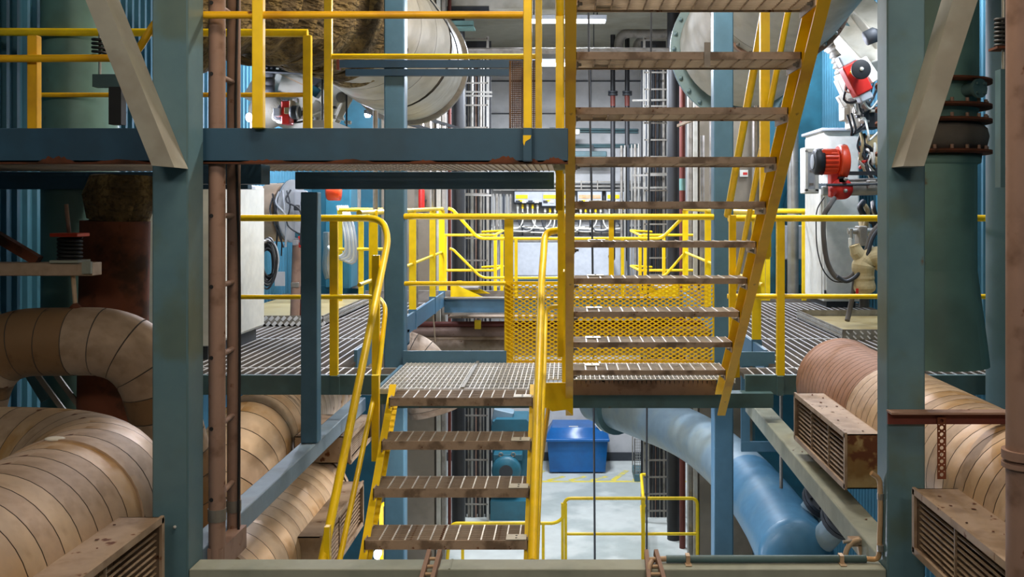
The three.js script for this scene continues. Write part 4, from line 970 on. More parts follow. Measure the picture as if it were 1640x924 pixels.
// right burner front: orange gear motor and its arm
{
  const t = thing('gear_motor', 'orange gear motor with black fan cover, driving the retracting burner arm on the right', 'motor');
  const d = 9.6, { X, H } = at(d), yc = H(259), a = px => V(X(px), yc, d);
  part(t, 'motor_body', lathe(a(1316), a(1342), [[0, 0], [.12, 0], [.125, .02], [.125, .14], [.11, .155], [0, .156]], 24), M.orange);
  for (let i = 0; i < 9; i++) { const k = -1.2 + i * .3; part(t, 'cooling_fin', bx(X(1317), X(1338), yc + Math.sin(k) * .125 - .004, yc + Math.sin(k) * .125 + .004, d - Math.cos(k) * .14, d), M.orange); }
  part(t, 'fan_cover', lathe(a(1302), a(1317), [[0, 0], [.1, 0], [.125, .02], [.13, .09], [0, .09]], 24), M.black);
  part(t, 'fan_grille', lathe(a(1300.5), a(1303), [[0, 0], [.07, 0], [.07, .012], [0, .012]], 16), M.grey);
  part(t, 'terminal_box', pb(d - .1, 1317, 1333, 239, 249, .16, .01), M.orange);
  part(t, 'gear_case', lathe(a(1341), a(1358), [[0, 0], [.15, 0], [.165, .02], [.165, .08], [.12, .1], [0, .1]], 28), M.orange);
  part(t, 'gear_leg', pb(d - .05, 1331, 1358, 275, 316, .14, .02), M.red);
  part(t, 'chain_case', lathe(V(X(1345), H(303), d - .1), V(X(1345), H(303), d + .1), [[0, 0], [.1, 0], [.1, .2], [0, .2]], 24), M.red);
  part(t, 'sprocket_block', pb(d - .1, 1344, 1353, 283, 292, .05), M.black);
  for (const y of [287.5, 306]) part(t, 'bolt_head', lathe(V(X(1348.5), H(y), d - .14), V(X(1348.5), H(y), d - .09), [[0, 0], [.018, 0], [.02, .03], [0, .03]], 8), M.steel);
  part(t, 'lifting_eye', cyl(V(X(1352), H(231), d), V(X(1352), H(246), d), .012, 8), M.black);
}
{
  const t = thing('burner_lance', 'grey burner lance with dark guide rods reaching right from the orange motor', 'lance');
  const d = 9.65, { X, H } = at(d);
  part(t, 'lance_tube', cyl(V(X(1358), H(300), d), V(3.45, H(297), d), .082, 24), M.galv);
  part(t, 'guide_rail', bx(X(1348), 3.45, H(275), H(281), d - .1, d - .05), M.black);
  part(t, 'guide_rod', cyl(V(X(1317), H(297), d - .15), V(3.45, H(294), d - .15), .013, 8), M.dark);
  part(t, 'rod_bracket', pb(d - .16, 1392, 1404, 288, 302, .1, .01), M.galv);
  part(t, 'position_switch', pb(d - .12, 1318, 1327, 298, 313, .08, .01), M.steel);
}
{
  const d = 9.2, a = (px, py, dd = d) => P(px, py, dd);
  solo('hose', 'thick grey wrapped hose looping below the orange motor, up to the burner on the right', 'hose', curve([a(1336, 318, 9.5), a(1328, 330), a(1320, 345), a(1320, 390), a(1327, 425), a(1341, 445), a(1358, 446), a(1375, 430), a(1388, 400), a(1398, 372), a(1420, 350)], .024, 10, 60), M.belt);
  solo('hose', 'slim black hose following the thick grey hose under the orange motor', 'hose', curve([a(1338, 442), a(1352, 450), a(1372, 438), a(1386, 408), a(1396, 378), a(1418, 352)], .018, 8, 40).translate(0, 0, .06), M.dark);
  solo('cable', 'thin black cable hanging in a loop in front of the grey cabinet on the right', 'cable', curve([a(1320, 316), a(1309, 335), a(1307, 365), a(1310, 405), a(1320, 435), a(1335, 450), a(1350, 452)], .006, 6, 40), M.black);
  solo('drain_hose', 'dark brown hose ending in the sludge of the right drip tray', 'hose', curve([a(1370, 440), a(1366, 470), a(1361, 495), P(1357, 513.5, 9.15)], .024, 10, 20), M.belt);
  const t = thing('lagged_valve', 'sagging khaki canvas wrapped valve pipe at the burner on the right', 'pipe');
  part(t, 'canvas_wrap', rough(sweep(new THREE.CatmullRomCurve3([a(1384, 470), a(1383, 440), a(1384, 420), a(1400, 412), a(1425, 428)]).getSpacedPoints(24), [.07, .1, .11, .11, .105, .1, .105, .1, .1, .105, .11, .11, .1, .1, .095, .1, .1, .105, .1, .1, .1, .1, .1, .1, .1], 24), .014, 10), M.canvas);
  part(t, 'canvas_wrap', rough(sweep([a(1382, 416), a(1372, 404), a(1368, 392)], [.075, .07, .05], 20), .012, 10), M.canvas);
  part(t, 'pipe_end', cyl(a(1384, 468), a(1384, 492), .045, 16), M.dark);
  part(t, 'red_tag', pb(9.1, 1371, 1375, 462, 472, .01), M.red);
}
{
  const t = thing('ball_valve', 'chrome ball valve with a white hanging handle, right of the grey cabinet', 'valve');
  const d = 9.5, { X, H } = at(d);
  part(t, 'valve_body', cyl(V(X(1358), H(370), d), V(X(1405), H(370), d), .03, 14), M.steel);
  part(t, 'valve_block', pb(d - .08, 1376, 1390, 362, 394, .16, .012), M.galv);
  part(t, 'valve_stem', cyl(V(X(1361), H(366), d - .05), V(X(1361), H(382), d - .05), .016, 10), M.steel);
  part(t, 'handle', pb(d - .09, 1359.5, 1364, 381, 397, .02, .005), M.white);
}
// burner above the cabinet on the right
{
  const t = thing('flexible_duct', 'silver crumpled flexible duct coming down from the pale vessel at upper right', 'duct');
  const a = (px, py, d = 10.6) => P(px, py, d), c = new THREE.CatmullRomCurve3([a(1322, 30), a(1332, 62), a(1346, 95), a(1352, 118), a(1358, 140)]).getSpacedPoints(36);
  part(t, 'foil_hose', rough(sweep(c, c.map((_, i) => (i < 16 ? .105 : .09) + .012 * Math.sin(i * 2.1)), 24), .016, 16), M.steel);
  part(t, 'hose_band', sweep([c[14], c[15]], .12, 20), M.galv);
}
{
  const t = thing('valve_actuator', 'tilted red valve actuator with a black handwheel above the tall grey cabinet', 'actuator');
  const d = 9.4, a = (px, py, dd = d) => P(px, py, dd), u = new THREE.Vector3(0, 0, 1);
  part(t, 'actuator_body', bar(a(1358, 103), a(1382, 150), .17, .16, u, .015), M.red);
  part(t, 'actuator_cap', bar(a(1350, 87), a(1359, 104), .15, .15, u, .02), M.grey);
  part(t, 'actuator_foot', bar(a(1381, 148), a(1387, 162), .13, .13, u, .02), M.grey);
  const c = a(1379, 111, 9.15), e = a(1374, 114, 9.4);
  part(t, 'handwheel', [cyl(c, e, .018, 10), lathe(c.clone().add(new THREE.Vector3(0, 0, .02)), c.clone().add(new THREE.Vector3(0, 0, -.03)), [[0, 0], [.085, 0], [.092, .02], [.085, .05], [0, .05]], 24)], M.black);
  part(t, 'hub_cap', lathe(c.clone().add(new THREE.Vector3(0, 0, .03)), c, [[0, 0], [.018, .002], [.018, .02]], 12), M.white);
  part(t, 'yellow_tag', bar(a(1364, 112, 9.28), a(1372, 119, 9.28), .05, .04, u), M.yellow);
}
{
  const t = thing('gas_burner', 'white sheet metal burner head crowded with fittings behind the right front column', 'burner');
  const d = 9.9, a = (px, py, dd = d) => P(px, py, dd), u = new THREE.Vector3(0, 0, 1);
  part(t, 'air_duct', bar(a(1340, 40, 10.6), a(1408, 112, 9.9), .26, .26, u, .02), M.clad);
  part(t, 'air_duct', bar(a(1372, 14, 10.6), a(1424, 66, 9.9), .28, .26, u, .02), M.clad);
  part(t, 'support_strut', bar(a(1345, 30, 10.4), a(1410, 98, 10.1), .03, .05), M.channel);
  part(t, 'head_plate', bar(a(1352, 122), a(1372, 165), .2, .14, u, .01), M.white);
  part(t, 'head_body', pb(d, 1366, 1384, 150, 205, .3, .02), M.white);
  part(t, 'head_body', pb(d + .1, 1352, 1368, 158, 192, .2, .01), M.clad);
  part(t, 'black_box', pb(d - .1, 1383, 1412, 170, 205, .25, .01), M.black);
  part(t, 'side_box', bar(a(1346, 152), a(1356, 170), .09, .1, u, .01), M.white);
  part(t, 'flange', bar(a(1338, 125), a(1362, 118), .05, .1, u, .01), M.white);
  part(t, 'sensor_box', bar(a(1378, 95, 9.5), a(1402, 130, 9.5), .1, .1, u, .01), M.white);
  part(t, 'motor_cap', lathe(a(1386, 62, 9.6), a(1402, 55, 9.6), [[0, 0], [.07, 0], [.075, .1], [.05, .13], [0, .13]], 18), M.dark);
  for (let i = 0; i < 16; i++) {
    const px = rr(1360, 1398), py = rr(150, 212);
    part(t, 'fitting', rnd() < .5 ? cyl(a(px, py, 9.75), a(px + rr(-8, 8), py + rr(4, 14), 9.7), rr(.012, .03), 10) : pb(9.75, px, px + rr(4, 9), py, py + rr(4, 9), .06, .006), [M.steel, M.white, M.galv, M.clad, M.dark][i % 5]);
  }
  for (let i = 0; i < 9; i++) { const px = rr(1352, 1390), py = rr(110, 200); part(t, 'hose_line', curve([a(px, py, 9.6), a(px + rr(-12, 8), py + rr(20, 36), 9.5), a(px + rr(5, 20), py + rr(30, 40), 9.55), a(px + rr(18, 36), py + rr(0, 20), 9.6)], rr(.006, .013), 6, 18), [M.black, M.white, M.dark][i % 3]); }
}
{
  const t = thing('hose_bundle', 'tangle of hoses and pale insulated pipes between lance and cabinet at right', 'hoses');
  const a = (px, py, d = 9.9) => P(px, py, d);
  for (let i = 0; i < 16; i++) { const px = rr(1374, 1402), py = rr(212, 268); part(t, 'hose', curve([a(px, py), a(px + rr(-8, 8), py + rr(10, 24), 9.8), a(px + rr(-10, 12), py + rr(20, 44), 9.8), a(px + rr(-4, 24), py + rr(20, 60), 9.9)], rr(.008, .02), 7, 16), [M.black, M.white, M.canvas, M.dark, M.clad, M.red][i % 6]); }
  for (let i = 0; i < 9; i++) { const px = rr(1376, 1400), py = rr(318, 360); part(t, 'hose', curve([a(px, py), a(px + rr(-8, 8), py + rr(10, 24), 9.8), a(px + rr(-6, 20), py + rr(20, 44), 9.8)], rr(.01, .03), 7, 16), [M.canvas, M.white, M.dark, M.black, M.clad][i % 5]); }
  part(t, 'fitting', pb(9.85, 1388, 1412, 215, 240, .12, .03), M.canvas);
}
// left burner
{
  const t = thing('burner_hood', 'white slanted sheet metal burner hood at left under the wool wrapped duct', 'burner');
  const d = 9.4, a = (px, py, dd = d) => P(px, py, dd), u = new THREE.Vector3(0, 0, 1);
  part(t, 'hood_sheet', bar(a(424, 92, 9.9), a(560, 168, 9.9), .9, .02, u), M.clad);
  part(t, 'hood_sheet', bar(a(430, 150, 9.7), a(535, 196, 9.7), .5, .04, u), M.white);
  part(t, 'seam_strip', bar(a(448, 118, 9.42), a(492, 139, 9.42), .012, .012), M.tan);
  part(t, 'hood_panel', plate([[at(9.5).X(455), at(9.5).H(108)], [at(9.5).X(498), at(9.5).H(118)], [at(9.5).X(498), at(9.5).H(148)], [at(9.5).X(444), at(9.5).H(148)]], 9.5, .02), M.clad);
  part(t, 'hood_panel', plate([[at(9.5).X(424), at(9.5).H(80)], [at(9.5).X(500), at(9.5).H(100)], [at(9.5).X(498), at(9.5).H(116)], [at(9.5).X(424), at(9.5).H(112)]], 9.52, .02), M.white);
  part(t, 'fan_drum', lathe(a(428, 178, 9.8), a(428, 178, 9.3), [[0, 0], [.16, 0], [.17, .02], [.17, .45], [0, .45]], 28), M.clad);
  for (let i = 0; i < 5; i++) part(t, 'bellows_ring', lathe(a(424, 92 + i * 13, 9.2), a(440, 92 + i * 13, 9.2), [[0, 0], [.05, 0], [.055, .02], [.055, .08], [0, .09]], 16), i % 2 ? M.black : M.dark);
  part(t, 'support_plate', pb(9.3, 500, 520, 166, 190, .1, .01), M.clad);
  part(t, 'beige_box', bar(a(501, 170, 9.1), a(522, 186, 9.1), .14, .14, u, .01), M.white);
  part(t, 'blue_motor', bar(a(500, 152, 9.2), a(509, 140, 9.2), .11, .12, u, .01), M.machine);
  part(t, 'dark_motor', bar(a(502, 118, 9.2), a(514, 134, 9.2), .13, .13, u, .02), M.dark);
  part(t, 'grey_drum', cyl(a(506, 198, 9.2), a(524, 176, 9.2), .09, 18), M.grey);
  part(t, 'pivot_plate', plate([[at(9.1).X(532), at(9.1).H(128)], [at(9.1).X(548), at(9.1).H(144)], [at(9.1).X(551), at(9.1).H(158)], [at(9.1).X(540), at(9.1).H(168)], [at(9.1).X(532), at(9.1).H(190)]], 9.1, .05), M.white);
  part(t, 'pulley', lathe(a(547, 156, 9.0), a(547, 156, 9.1), [[0, 0], [.03, 0], [.05, .01], [.05, .05], [0, .05]], 18), M.galv);
  for (let i = 0; i < 14; i++) { const px = rr(438, 555), py = rr(150, 200); part(t, 'fitting', pb(9.0, px, px + rr(4, 10), py, py + rr(3, 9), .06, .006), [M.white, M.steel, M.dark, M.clad][i % 4]); }
  for (let i = 0; i < 10; i++) { const px = rr(428, 480), py = rr(158, 180); part(t, 'hose_line', curve([a(px, py, 9.0), a(px - rr(0, 10), py + rr(12, 20), 8.95), a(px + rr(5, 20), py + rr(14, 26), 8.95), a(px + rr(20, 50), py + rr(4, 22), 9.0)], rr(.006, .012), 6, 18), [M.black, M.dark, M.white][i % 3]); }
}
{
  const t = thing('valve_actuator', 'upright red valve actuator with dark blue handwheel at left below the cable tray', 'actuator');
  const d = 8.8, a = (px, py, dd = d) => P(px, py, dd);
  part(t, 'actuator_body', pb(d, 450, 464, 161, 199, .14, .012), M.red);
  part(t, 'side_cover', pb(d - .02, 463, 469, 160, 173, .1, .008), M.tan);
  part(t, 'junction_face', pb(d - .03, 455, 464, 172, 182, .04, .004), M.canvas);
  part(t, 'handwheel', lathe(a(465, 180, d - .02), a(480, 180, d - .02), [[0, 0], [.045, 0], [.06, .02], [.06, .07], [.05, .085], [0, .085]], 24), M.dark);
  part(t, 'wheel_rim', lathe(a(477, 180, d - .02), a(480, 180, d - .02), [[.05, 0], [.064, 0], [.064, .015], [.05, .015]], 24), M.steel);
  part(t, 'grey_box', pb(d - .01, 437, 448, 173, 186, .1, .006), M.grey);
}
{
  const t = thing('cable_tray', 'black slotted cable tray crossing in front of the white hood at left', 'cable tray');
  const d = 8.7, { X, H } = at(d), s = new THREE.Shape([[X(420), -H(104)], [X(560), -H(112)], [X(560), -H(121)], [X(420), -H(114)]].map(([a, b]) => new THREE.Vector2(a, b)));
  for (let i = 0; i < 15; i++) { const px = 424 + i * 9, cy = H(109 + i * .47), h = new THREE.Path(); h.moveTo(X(px) + .0, -cy - .007); h.lineTo(X(px + 5), -cy - .009); h.lineTo(X(px + 5), -cy + .006); h.lineTo(X(px), -cy + .008); h.closePath(); s.holes.push(h); }
  const g = new THREE.ExtrudeGeometry(s, { depth: .004, bevelEnabled: false }); g.translate(0, EYE, -d);
  part(t, 'tray_side', boxUV(flat(g)), M.black);
  part(t, 'tray_base', bar(P(420, 114, d + .1), P(560, 121, d + .1), .2, .004), M.dark);
}
{
  const t = thing('fan_casing', 'grey drum fan casing with tan wrap hanging at left above coiled black cables', 'machine');
  const d = 9.6, a = (px, py, dd = d) => P(px, py, dd);
  part(t, 'drum', lathe(a(430, 340, 9.62), a(462, 340, 9.55), [[0, 0], [.26, 0], [.28, .03], [.28, .2], [.26, .22], [0, .22]], 36), M.tan2);
  part(t, 'flange_plate', lathe(a(466, 338, 9.55), a(474, 338, 9.54), [[0, 0], [.3, 0], [.3, .03], [0, .03]], 36), M.grey);
  part(t, 'side_plate', pb(9.5, 470, 492, 305, 392, .05, .02), M.grey);
  part(t, 'strap', lathe(a(452, 340, 9.6), a(455, 340, 9.58), [[.281, 0], [.285, 0], [.285, .03], [.281, .03]], 36), M.dark);
  for (const [x, y, m] of [[470, 328, M.dark], [472, 372, M.machine], [482, 362, M.steel], [468, 384, M.grey], [481, 322, M.dark], [478, 388, M.red], [440, 325, M.galv]]) part(t, 'fitting', pb(9.35, x, x + 7, y, y + 9, .08, .008), m);
  for (let i = 0; i < 7; i++) { const px = rr(430, 470), py = rr(300, 330); part(t, 'hose_line', curve([a(px, py, 9.3), a(px + rr(-8, 8), py + rr(15, 25), 9.25), a(px + rr(0, 15), py + rr(30, 55), 9.25), a(px + rr(5, 25), py + rr(70, 90), 9.3)], rr(.007, .012), 6, 18), [M.dark, M.grey, M.black][i % 3]); }
  part(t, 'stand_pipe', cyl(a(476, 390, 9.55), V(at(9.55).X(472), PH - .07, 9.55), .045, 14), M.pipe);
  part(t, 'stand_pipe', cyl(a(484, 390, 9.6), V(at(9.6).X(482), PH - .07, 9.6), .016, 10), M.maroon);
  part(t, 'stand_clamp', pb(9.5, 465, 478, 452, 461, .1, .01), M.galv);
  part(t, 'red_lever', bar(a(480, 378, 9.3), a(486, 392, 9.3), .02, .03), M.red);
}
{
  const t = thing('cable_coil', 'coil of black and grey cables hanging beside the white cabinet at left', 'cable coil');
  for (let i = 0; i < 16; i++) {
    const d = 8.9 + rr(0, .12), cx = 430 + rr(-3, 4), cy = 420 + rr(-8, 8), rx = rr(9, 16), ry = rr(24, 38), q = [];
    for (let k = 0; k <= 28; k++) { const a = k / 28 * 6.283; q.push(P(cx + Math.cos(a) * rx, cy + Math.sin(a) * ry, d)); }
    part(t, 'cable_loop', sweep(q, .009, 6), [M.black, M.dark, M.grey][i % 3]);
  }
  part(t, 'hook', cyl(P(430, 386, 9.0), V(-2.68, at(9).H(386), 8.61), .02, 8), M.galv);
  part(t, 'notice_board', pb(9.2, 440, 456, 435, 458, .01), M.grey);
}
{
  const t = thing('panel_box', 'blue wall box with cable hoops and orange drum left of the slim blue column', 'machine');
  const d = 12.2, a = (px, py, dd = d) => P(px, py, dd);
  part(t, 'box_body', pb(d, 520, 562, 300, 462, .4, .02), M.machine);
  part(t, 'orange_drum', lathe(a(524, 306, 11.6), a(548, 306, 11.6), [[0, 0], [.1, 0], [.11, .02], [.11, .15], [0, .16]], 20), M.orange);
  for (let i = 0; i < 6; i++) { const px = 540 + i * 3; part(t, 'hose', curve([a(px, 330, 11.6), a(px + 12, 372, 11.5), a(px + 12, 405 + i * 3, 11.5), a(px - 2, 412 + i, 11.5), a(px - 14, 395, 11.6)], .02, 7, 24), i % 2 ? M.grey : M.white); }
  part(t, 'foil_hose', rough(sweep(new THREE.CatmullRomCurve3([a(527, 372, 11.8), a(528, 400, 11.8), a(526, 425, 11.8), a(530, 445, 11.8)]).getSpacedPoints(20), .07, 16), .015, 14), M.steel);
  part(t, 'door_panel', pb(d - .02, 549, 560, 412, 462, .03, .005), M.machine);
}
solo('steel_post', 'galvanised perforated upright post between hose hoops and yellow post at left', 'post', pb(12.9, 564, 576, 300, 462, .08), M.galv);
solo('toe_board', 'blue toe board across the far end of the left walkway', 'toe board', bx(-3.45, -2.63, .98, PH, 13.0, 13.03), M.machine);
solo('toe_board', 'blue toe board across the far end of the right walkway', 'toe board', bx(2.3, 3.44, .98, PH, 13.2, 13.23), M.machine);
{
  const t = thing('standing_rail', 'yellow rail stub with flat posts on the left walkway behind the long post', 'railing');
  const d = 11.5, a = (px, py) => P(px, py, d);
  part(t, 'handrail', tube([a(543, 336), a(613, 336)], .022, 8), M.yellow);
  part(t, 'mid_rail', tube([a(543, 399), a(613, 399)], .018, 8), M.yellow);
  for (const px of [544, 578, 596]) part(t, 'post', pb(d, px - 4, px + 4, 337, 337 + 1.1 * 1600 / d, .02), M.yellow);
}
{
  const t = thing('standing_rail', 'yellow rail stub with flat posts on the right walkway before the silver pipe', 'railing');
  const d = 12.2, a = (px, py) => P(px, py, d);
  part(t, 'handrail', tube([a(1218, 338), a(1291, 338)], .03, 8), M.yellow);
  for (const px of [1222, 1230, 1288]) part(t, 'post', pb(d, px - 3.5, px + 3.5, 339, 337 + 1.1 * 1600 / d, .02), M.yellow);
}
solo('silver_pipe', 'shiny silver clad upright pipe left of the tall grey cabinet', 'pipe', [cyl(V(at(12.8).X(1270), PH, 12.8), V(at(12.8).X(1270), -1.3, 12.8), .072, 20), cyl(V(at(12.8).X(1270), -.64, 12.8), V(at(12.8).X(1270), -.62, 12.8), .076, 20)], M.steel);
solo('blue_pipe', 'curved blue pipe rising behind the upper stair rail at right', 'pipe', sweep(bent([P(1232, 500, 13.2), P(1232, 330, 13.2), P(1255, 270, 13.2), P(1262, 180, 13.2)], .4), .16, 20), M.machine);
solo('conduit', 'grey conduit standing behind the slanting yellow rails of the upper stair', 'conduit', cyl(V(at(11.4).X(1208), PH, 11.4), V(at(11.4).X(1208), -1.5, 11.4), .025, 12), M.galv);
{
  const t = thing('notice_sign', 'small white sign with a red corner on the beige pier at right', 'sign');
  part(t, 'sign_board', pb(13.95, 1185, 1198, 272, 283, .02), M.white);
  part(t, 'red_mark', pb(13.945, 1190, 1197, 276, 280, .006), M.red);
}
// ---------------------------------------------------------------- back hall
for (const [x0, x1, yb, lab, k] of [[822, 872, 332, 'grey cable enclosure with one yellow strip on the back wall, first from the left', 0], [866, 915, 338, 'grey cable enclosure with a long yellow strip on the back wall, second from the left', 1],
  [923, 966, 338, 'grey cable enclosure with a pale orange strip on the back wall, third from the left', 2], [969, 1011, 334, 'grey cable enclosure with two yellow strips on the back wall, rightmost of the row', 3]]) {
  const t = thing('cable_enclosure', lab, 'enclosure'), d = 19.7;
  part(t, 'case', pb(d, x0, x1, 305, yb - 5, .28, .03), M.dark);
  part(t, 'lid', pb(d - .03, x0 + 2, x1 - 2, 307, yb - 8, .03, .01), M.grey);
  part(t, 'yellow_strip', pb(d - .04, x0 + 4, k === 1 || k === 2 ? x1 - 4 : x0 + 23, 312, 318, .01), k === 2 ? M.tan3 : M.yellow, { label: 'coloured marking strip' });
  part(t, 'yellow_strip', pb(d - .04, x0 + 8, x0 + 17, 320, 323, .01), M.yellow);
  for (let i = 0; i < 4; i++) part(t, 'module', pb(d - .045, x0 + 4 + i * 10, x0 + 11 + i * 10, 321, 325, .012), i % 2 ? M.white : M.dark);
  for (let i = 0; i < 5; i++) { const px = x0 + 7 + i * 8; part(t, 'cable_gland', cyl(P(px, yb - 6, d + .1), P(px, yb + 2, d + .1), .025, 8), i % 2 ? M.yellow : M.white); part(t, 'cable', cyl(P(px, yb + 1, d + .1), P(px, 347, d + .12), .018, 6), M.white); }
}
{
  const t = thing('flush_cabinet', 'wide light grey flush cabinet on the back wall behind the pit rails', 'cabinet');
  part(t, 'cabinet_body', pb(19.6, 817, 1018, 386, 443, .35, .02), M.grey);
  for (const [a, b] of [[819, 914], [916, 1016]]) part(t, 'door', pb(19.57, a, b, 388, 441, .03, .008), M.grey);
  part(t, 'plinth', pb(19.65, 818, 1017, 443, 449, .3), M.channel);
  part(t, 'top_edge', pb(19.56, 815, 1020, 381, 387, .4), M.galv);
}
{
  const t = thing('counter_ledge', 'pale counter ledge below the flush wall cabinet, over the mesh guard', 'ledge');
  part(t, 'ledge_top', pb(19.2, 780, 1040, 453, 460, .78), M.wall);
}
// cable trays with bars and looped cables
{
  const t = thing('cable_tray', 'light cable tray on the back wall above the grey enclosures', 'cable tray');
  for (const y of [290, 297, 303]) part(t, 'tray_rail', pb(19.8, 790, 1085, y, y + 2.2, .12), M.steel);
  for (let px = 800; px < 1080; px += 26) part(t, 'tray_rung', pb(19.78, px, px + 2, 289, 306, .1), M.galv);
}
{
  const t = thing('cable_tray', 'light cable tray with looped white cables on the back wall under the enclosures', 'cable tray');
  for (const y of [343, 362, 371]) part(t, 'tray_rail', pb(19.75, 785, 1040, y, y + 2.4, .12), M.steel);
  for (let px = 800; px < 1035; px += 18) part(t, 'tray_rung', pb(19.72, px, px + 1.6, 340, 376, .1), M.dark);
  for (let i = 0; i < 22; i++) {
    const px = 790 + (i * 11) % 110 + rr(0, 12), s = i % 2 ? 1 : -1, y = 362 + rr(0, 9), qx = i < 11 ? px : px + 90;
    part(t, 'cable', curve([P(qx, 345, 19.65), P(qx + s * 2, y - 8, 19.6), P(qx + s * 9, y, 19.6), P(qx + s * rr(25, 50), y + rr(-1, 2), 19.6)], .016, 6, 14), i % 4 === 3 ? M.dark : M.white);
  }
}
{
  const t = thing('pipe_rail', 'dark double pipe rail high on the back wall below the ceiling strip light', 'pipes');
  for (const y of [206, 210, 232, 235]) part(t, 'pipe', cyl(P(880, y, 19.97), P(1022, y + (y < 220 ? 2 : 0), 19.97), .022, 8), M.channel);
  part(t, 'hanging_bracket', pb(19.7, 948, 951, 232, 244, .29), M.dark);
}
{
  const t = thing('bracket_light', 'unlit grey strip light on a bracket on the back wall behind the fourth upper tread', 'lamp');
  part(t, 'housing', pb(19.4, 918, 972, 242, 251, .58, .02), M.channel);
  part(t, 'diffuser', pb(19.38, 916, 973, 251, 253.5, .28), M.white);
  part(t, 'end_bulb', pb(19.3, 914, 929, 206, 216, .15, .03), M.white);
}
// vertical cable ladders with pipes at both sides of the hall
for (const s of [0, 1]) {
  const t = thing('cable_riser', s ? 'tall riser of steel cable ladder and pipes at the right side of the back hall' : 'tall riser of steel cable ladder and pipes at the left side of the back hall', 'cable ladder');
  const d = 16, { X } = at(d), m = x => s ? 1816 - x - 3 : x, h0 = (58 - 337) * d / 1600;
  for (const px of [743, 781]) part(t, 'side_rail', bx(X(m(px)) - .018, X(m(px)) + .018, h0, FLOOR, d, d + .06), M.steel);
  for (let y = 62; y < 880; y += s ? 27 : 35.5) part(t, 'rung', bar(P(m(743), y, d + .01), P(m(781), y, d + .01), .02, .024), M.galv);
  const dd = d + .3;
  for (let i = 0; i < 11; i++) {
    const px = m(747 + i * 3.1 + rr(-1, 1)), r = rr(.012, .03);
    part(t, 'riser_pipe', cyl(V(at(dd).X(px), h0 + rr(0, .4), dd + rr(0, .1)), V(at(dd).X(px), FLOOR, dd), r, 8), [M.dark, M.galv, M.black, M.steel, M.dark, M.pipe][i % 6]);
  }
  part(t, 'back_sheet', bx(X(m(742)), X(m(783)), h0, FLOOR, dd + .16, dd + .2), M.black);
  part(t, 'black_duct', sweep([V(at(15.2).X(m(734)), TOP, 15.2), V(at(15.2).X(m(734)), FLOOR, 15.2)], .1, 20), M.black, { label: 'thick black upright pipe' });
  part(t, 'side_pipe', sweep([V(at(14.8).X(m(720)), TOP, 14.8), V(at(14.8).X(m(720)), FLOOR, 14.8)], s ? .045 : .026, 14), M.maroon, { label: 'dark red upright pipe' });
  if (s) part(t, 'pipe_band', sweep([P(m(720), 286, 14.8), P(m(720), 305, 14.8)], .047, 14), M.teal, { label: 'turquoise colour band' });
  // steel rack behind with lighter pipes toward the wall
  for (let i = 0; i < 6; i++) { const px = m(790 + i * 5); part(t, 'wall_pipe', cyl(V(at(18).X(px), s ? -1.2 : -.3, 18 + i * .1), V(at(18).X(px), i % 2 || s ? 1.2 : FLOOR, 18 + i * .1), rr(.015, .03), 8), [M.steel, M.galv, M.steel, M.dark][i % 4]); }
  for (const y of s ? [160, 190, 280, 300] : [147, 153, 278, 312]) part(t, 'cross_bar', bar(P(m(743), y, d - .05), P(m(s ? 800 : 788), y + 1, d - .05), .03, .03), M.steel);
}
for (const [s, label, a, b, c] of [[0, 'slanting dark cable ladder below the white cladded duct', [585, 160, 10.4], [735, 206, 12.6], [667, 152, 11.6]], [1, 'slanting dark cable ladder below the turquoise flange beside the right slim column', [1210, 132, 10.4], [1086, 186, 12.6], [1139, 148, 11.4]]]) {
  const t = thing('cable_ladder', label, 'cable ladder'), p = P(...a), q = P(...b);
  for (const k of [0, .12]) part(t, 'side_rail', bar(p.clone().add(new THREE.Vector3(0, -k, 0)), q.clone().add(new THREE.Vector3(0, -k, 0)), .03, .035), s ? M.tan2 : M.dark);
  for (let i = 1; i < 12; i++) { const e = p.clone().lerp(q, i / 12); part(t, 'rung', cyl(e, e.clone().add(new THREE.Vector3(0, -.12, 0)), .016, 6), M.galv); }
  part(t, 'stand_post', bar(P(...c), V((c[0] - 908) * c[2] / 1600, PH, c[2]), .04, .04, new THREE.Vector3(0, 0, 1)), M.galv);
}
// exhaust pipes below the ceiling
solo('exhaust_pipe', 'thick grey bent pipe under the ceiling behind the top treads, larger of two', 'pipe', sweep(bent([P(990, 90, 18), P(992, 53, 18), P(1083, 55, 18), P(1083, -30, 18)], .35, 8), .085, 16), M.galv);
solo('exhaust_pipe', 'grey bent pipe tucked under the larger ceiling pipe', 'pipe', sweep(bent([P(1018, 100, 18.2), P(1020, 63, 18.2), P(1052, 60, 18.2), P(1052, -30, 18.2)], .25, 8), .07, 16), M.galv);
for (const [px, lab] of [[981.5, 'black upright pipe with red band and flange on the hall wall, left of two'], [1004.5, 'black upright pipe with red band and flange on the hall wall, right of two']]) {
  const t = thing('flanged_pipe', lab, 'pipe'), d = 18.5;
  part(t, 'pipe_shaft', tube([V(at(d).X(px), TOP, d), V(at(d).X(px), .9, d), V(at(d).X(px), .9, 19.985)], .045, 16, .12), M.black);
  part(t, 'pipe_flange', [cyl(P(px, 146, d), P(px, 149, d), .09, 16), cyl(P(px, 150, d), P(px, 153, d), .09, 16)], M.dark);
  part(t, 'red_band', cyl(P(px, 153.5, d), P(px, 170, d), .047, 16), M.maroon);
}
solo('steam_pipe', 'thin galvanised pipe with a bent end running along below the ceiling', 'pipe', sweep(([P(620, 79.5, 13.97), P(1190, 78.5, 13.97)]), .022, 10), M.galv);
solo('steam_pipe', 'broad flat galvanised rail crossing the hall just below the thin bent pipe', 'rail', bar(P(610, 83.8, 13.98), P(1200, 82.8, 13.98), .04, .05), M.galv);
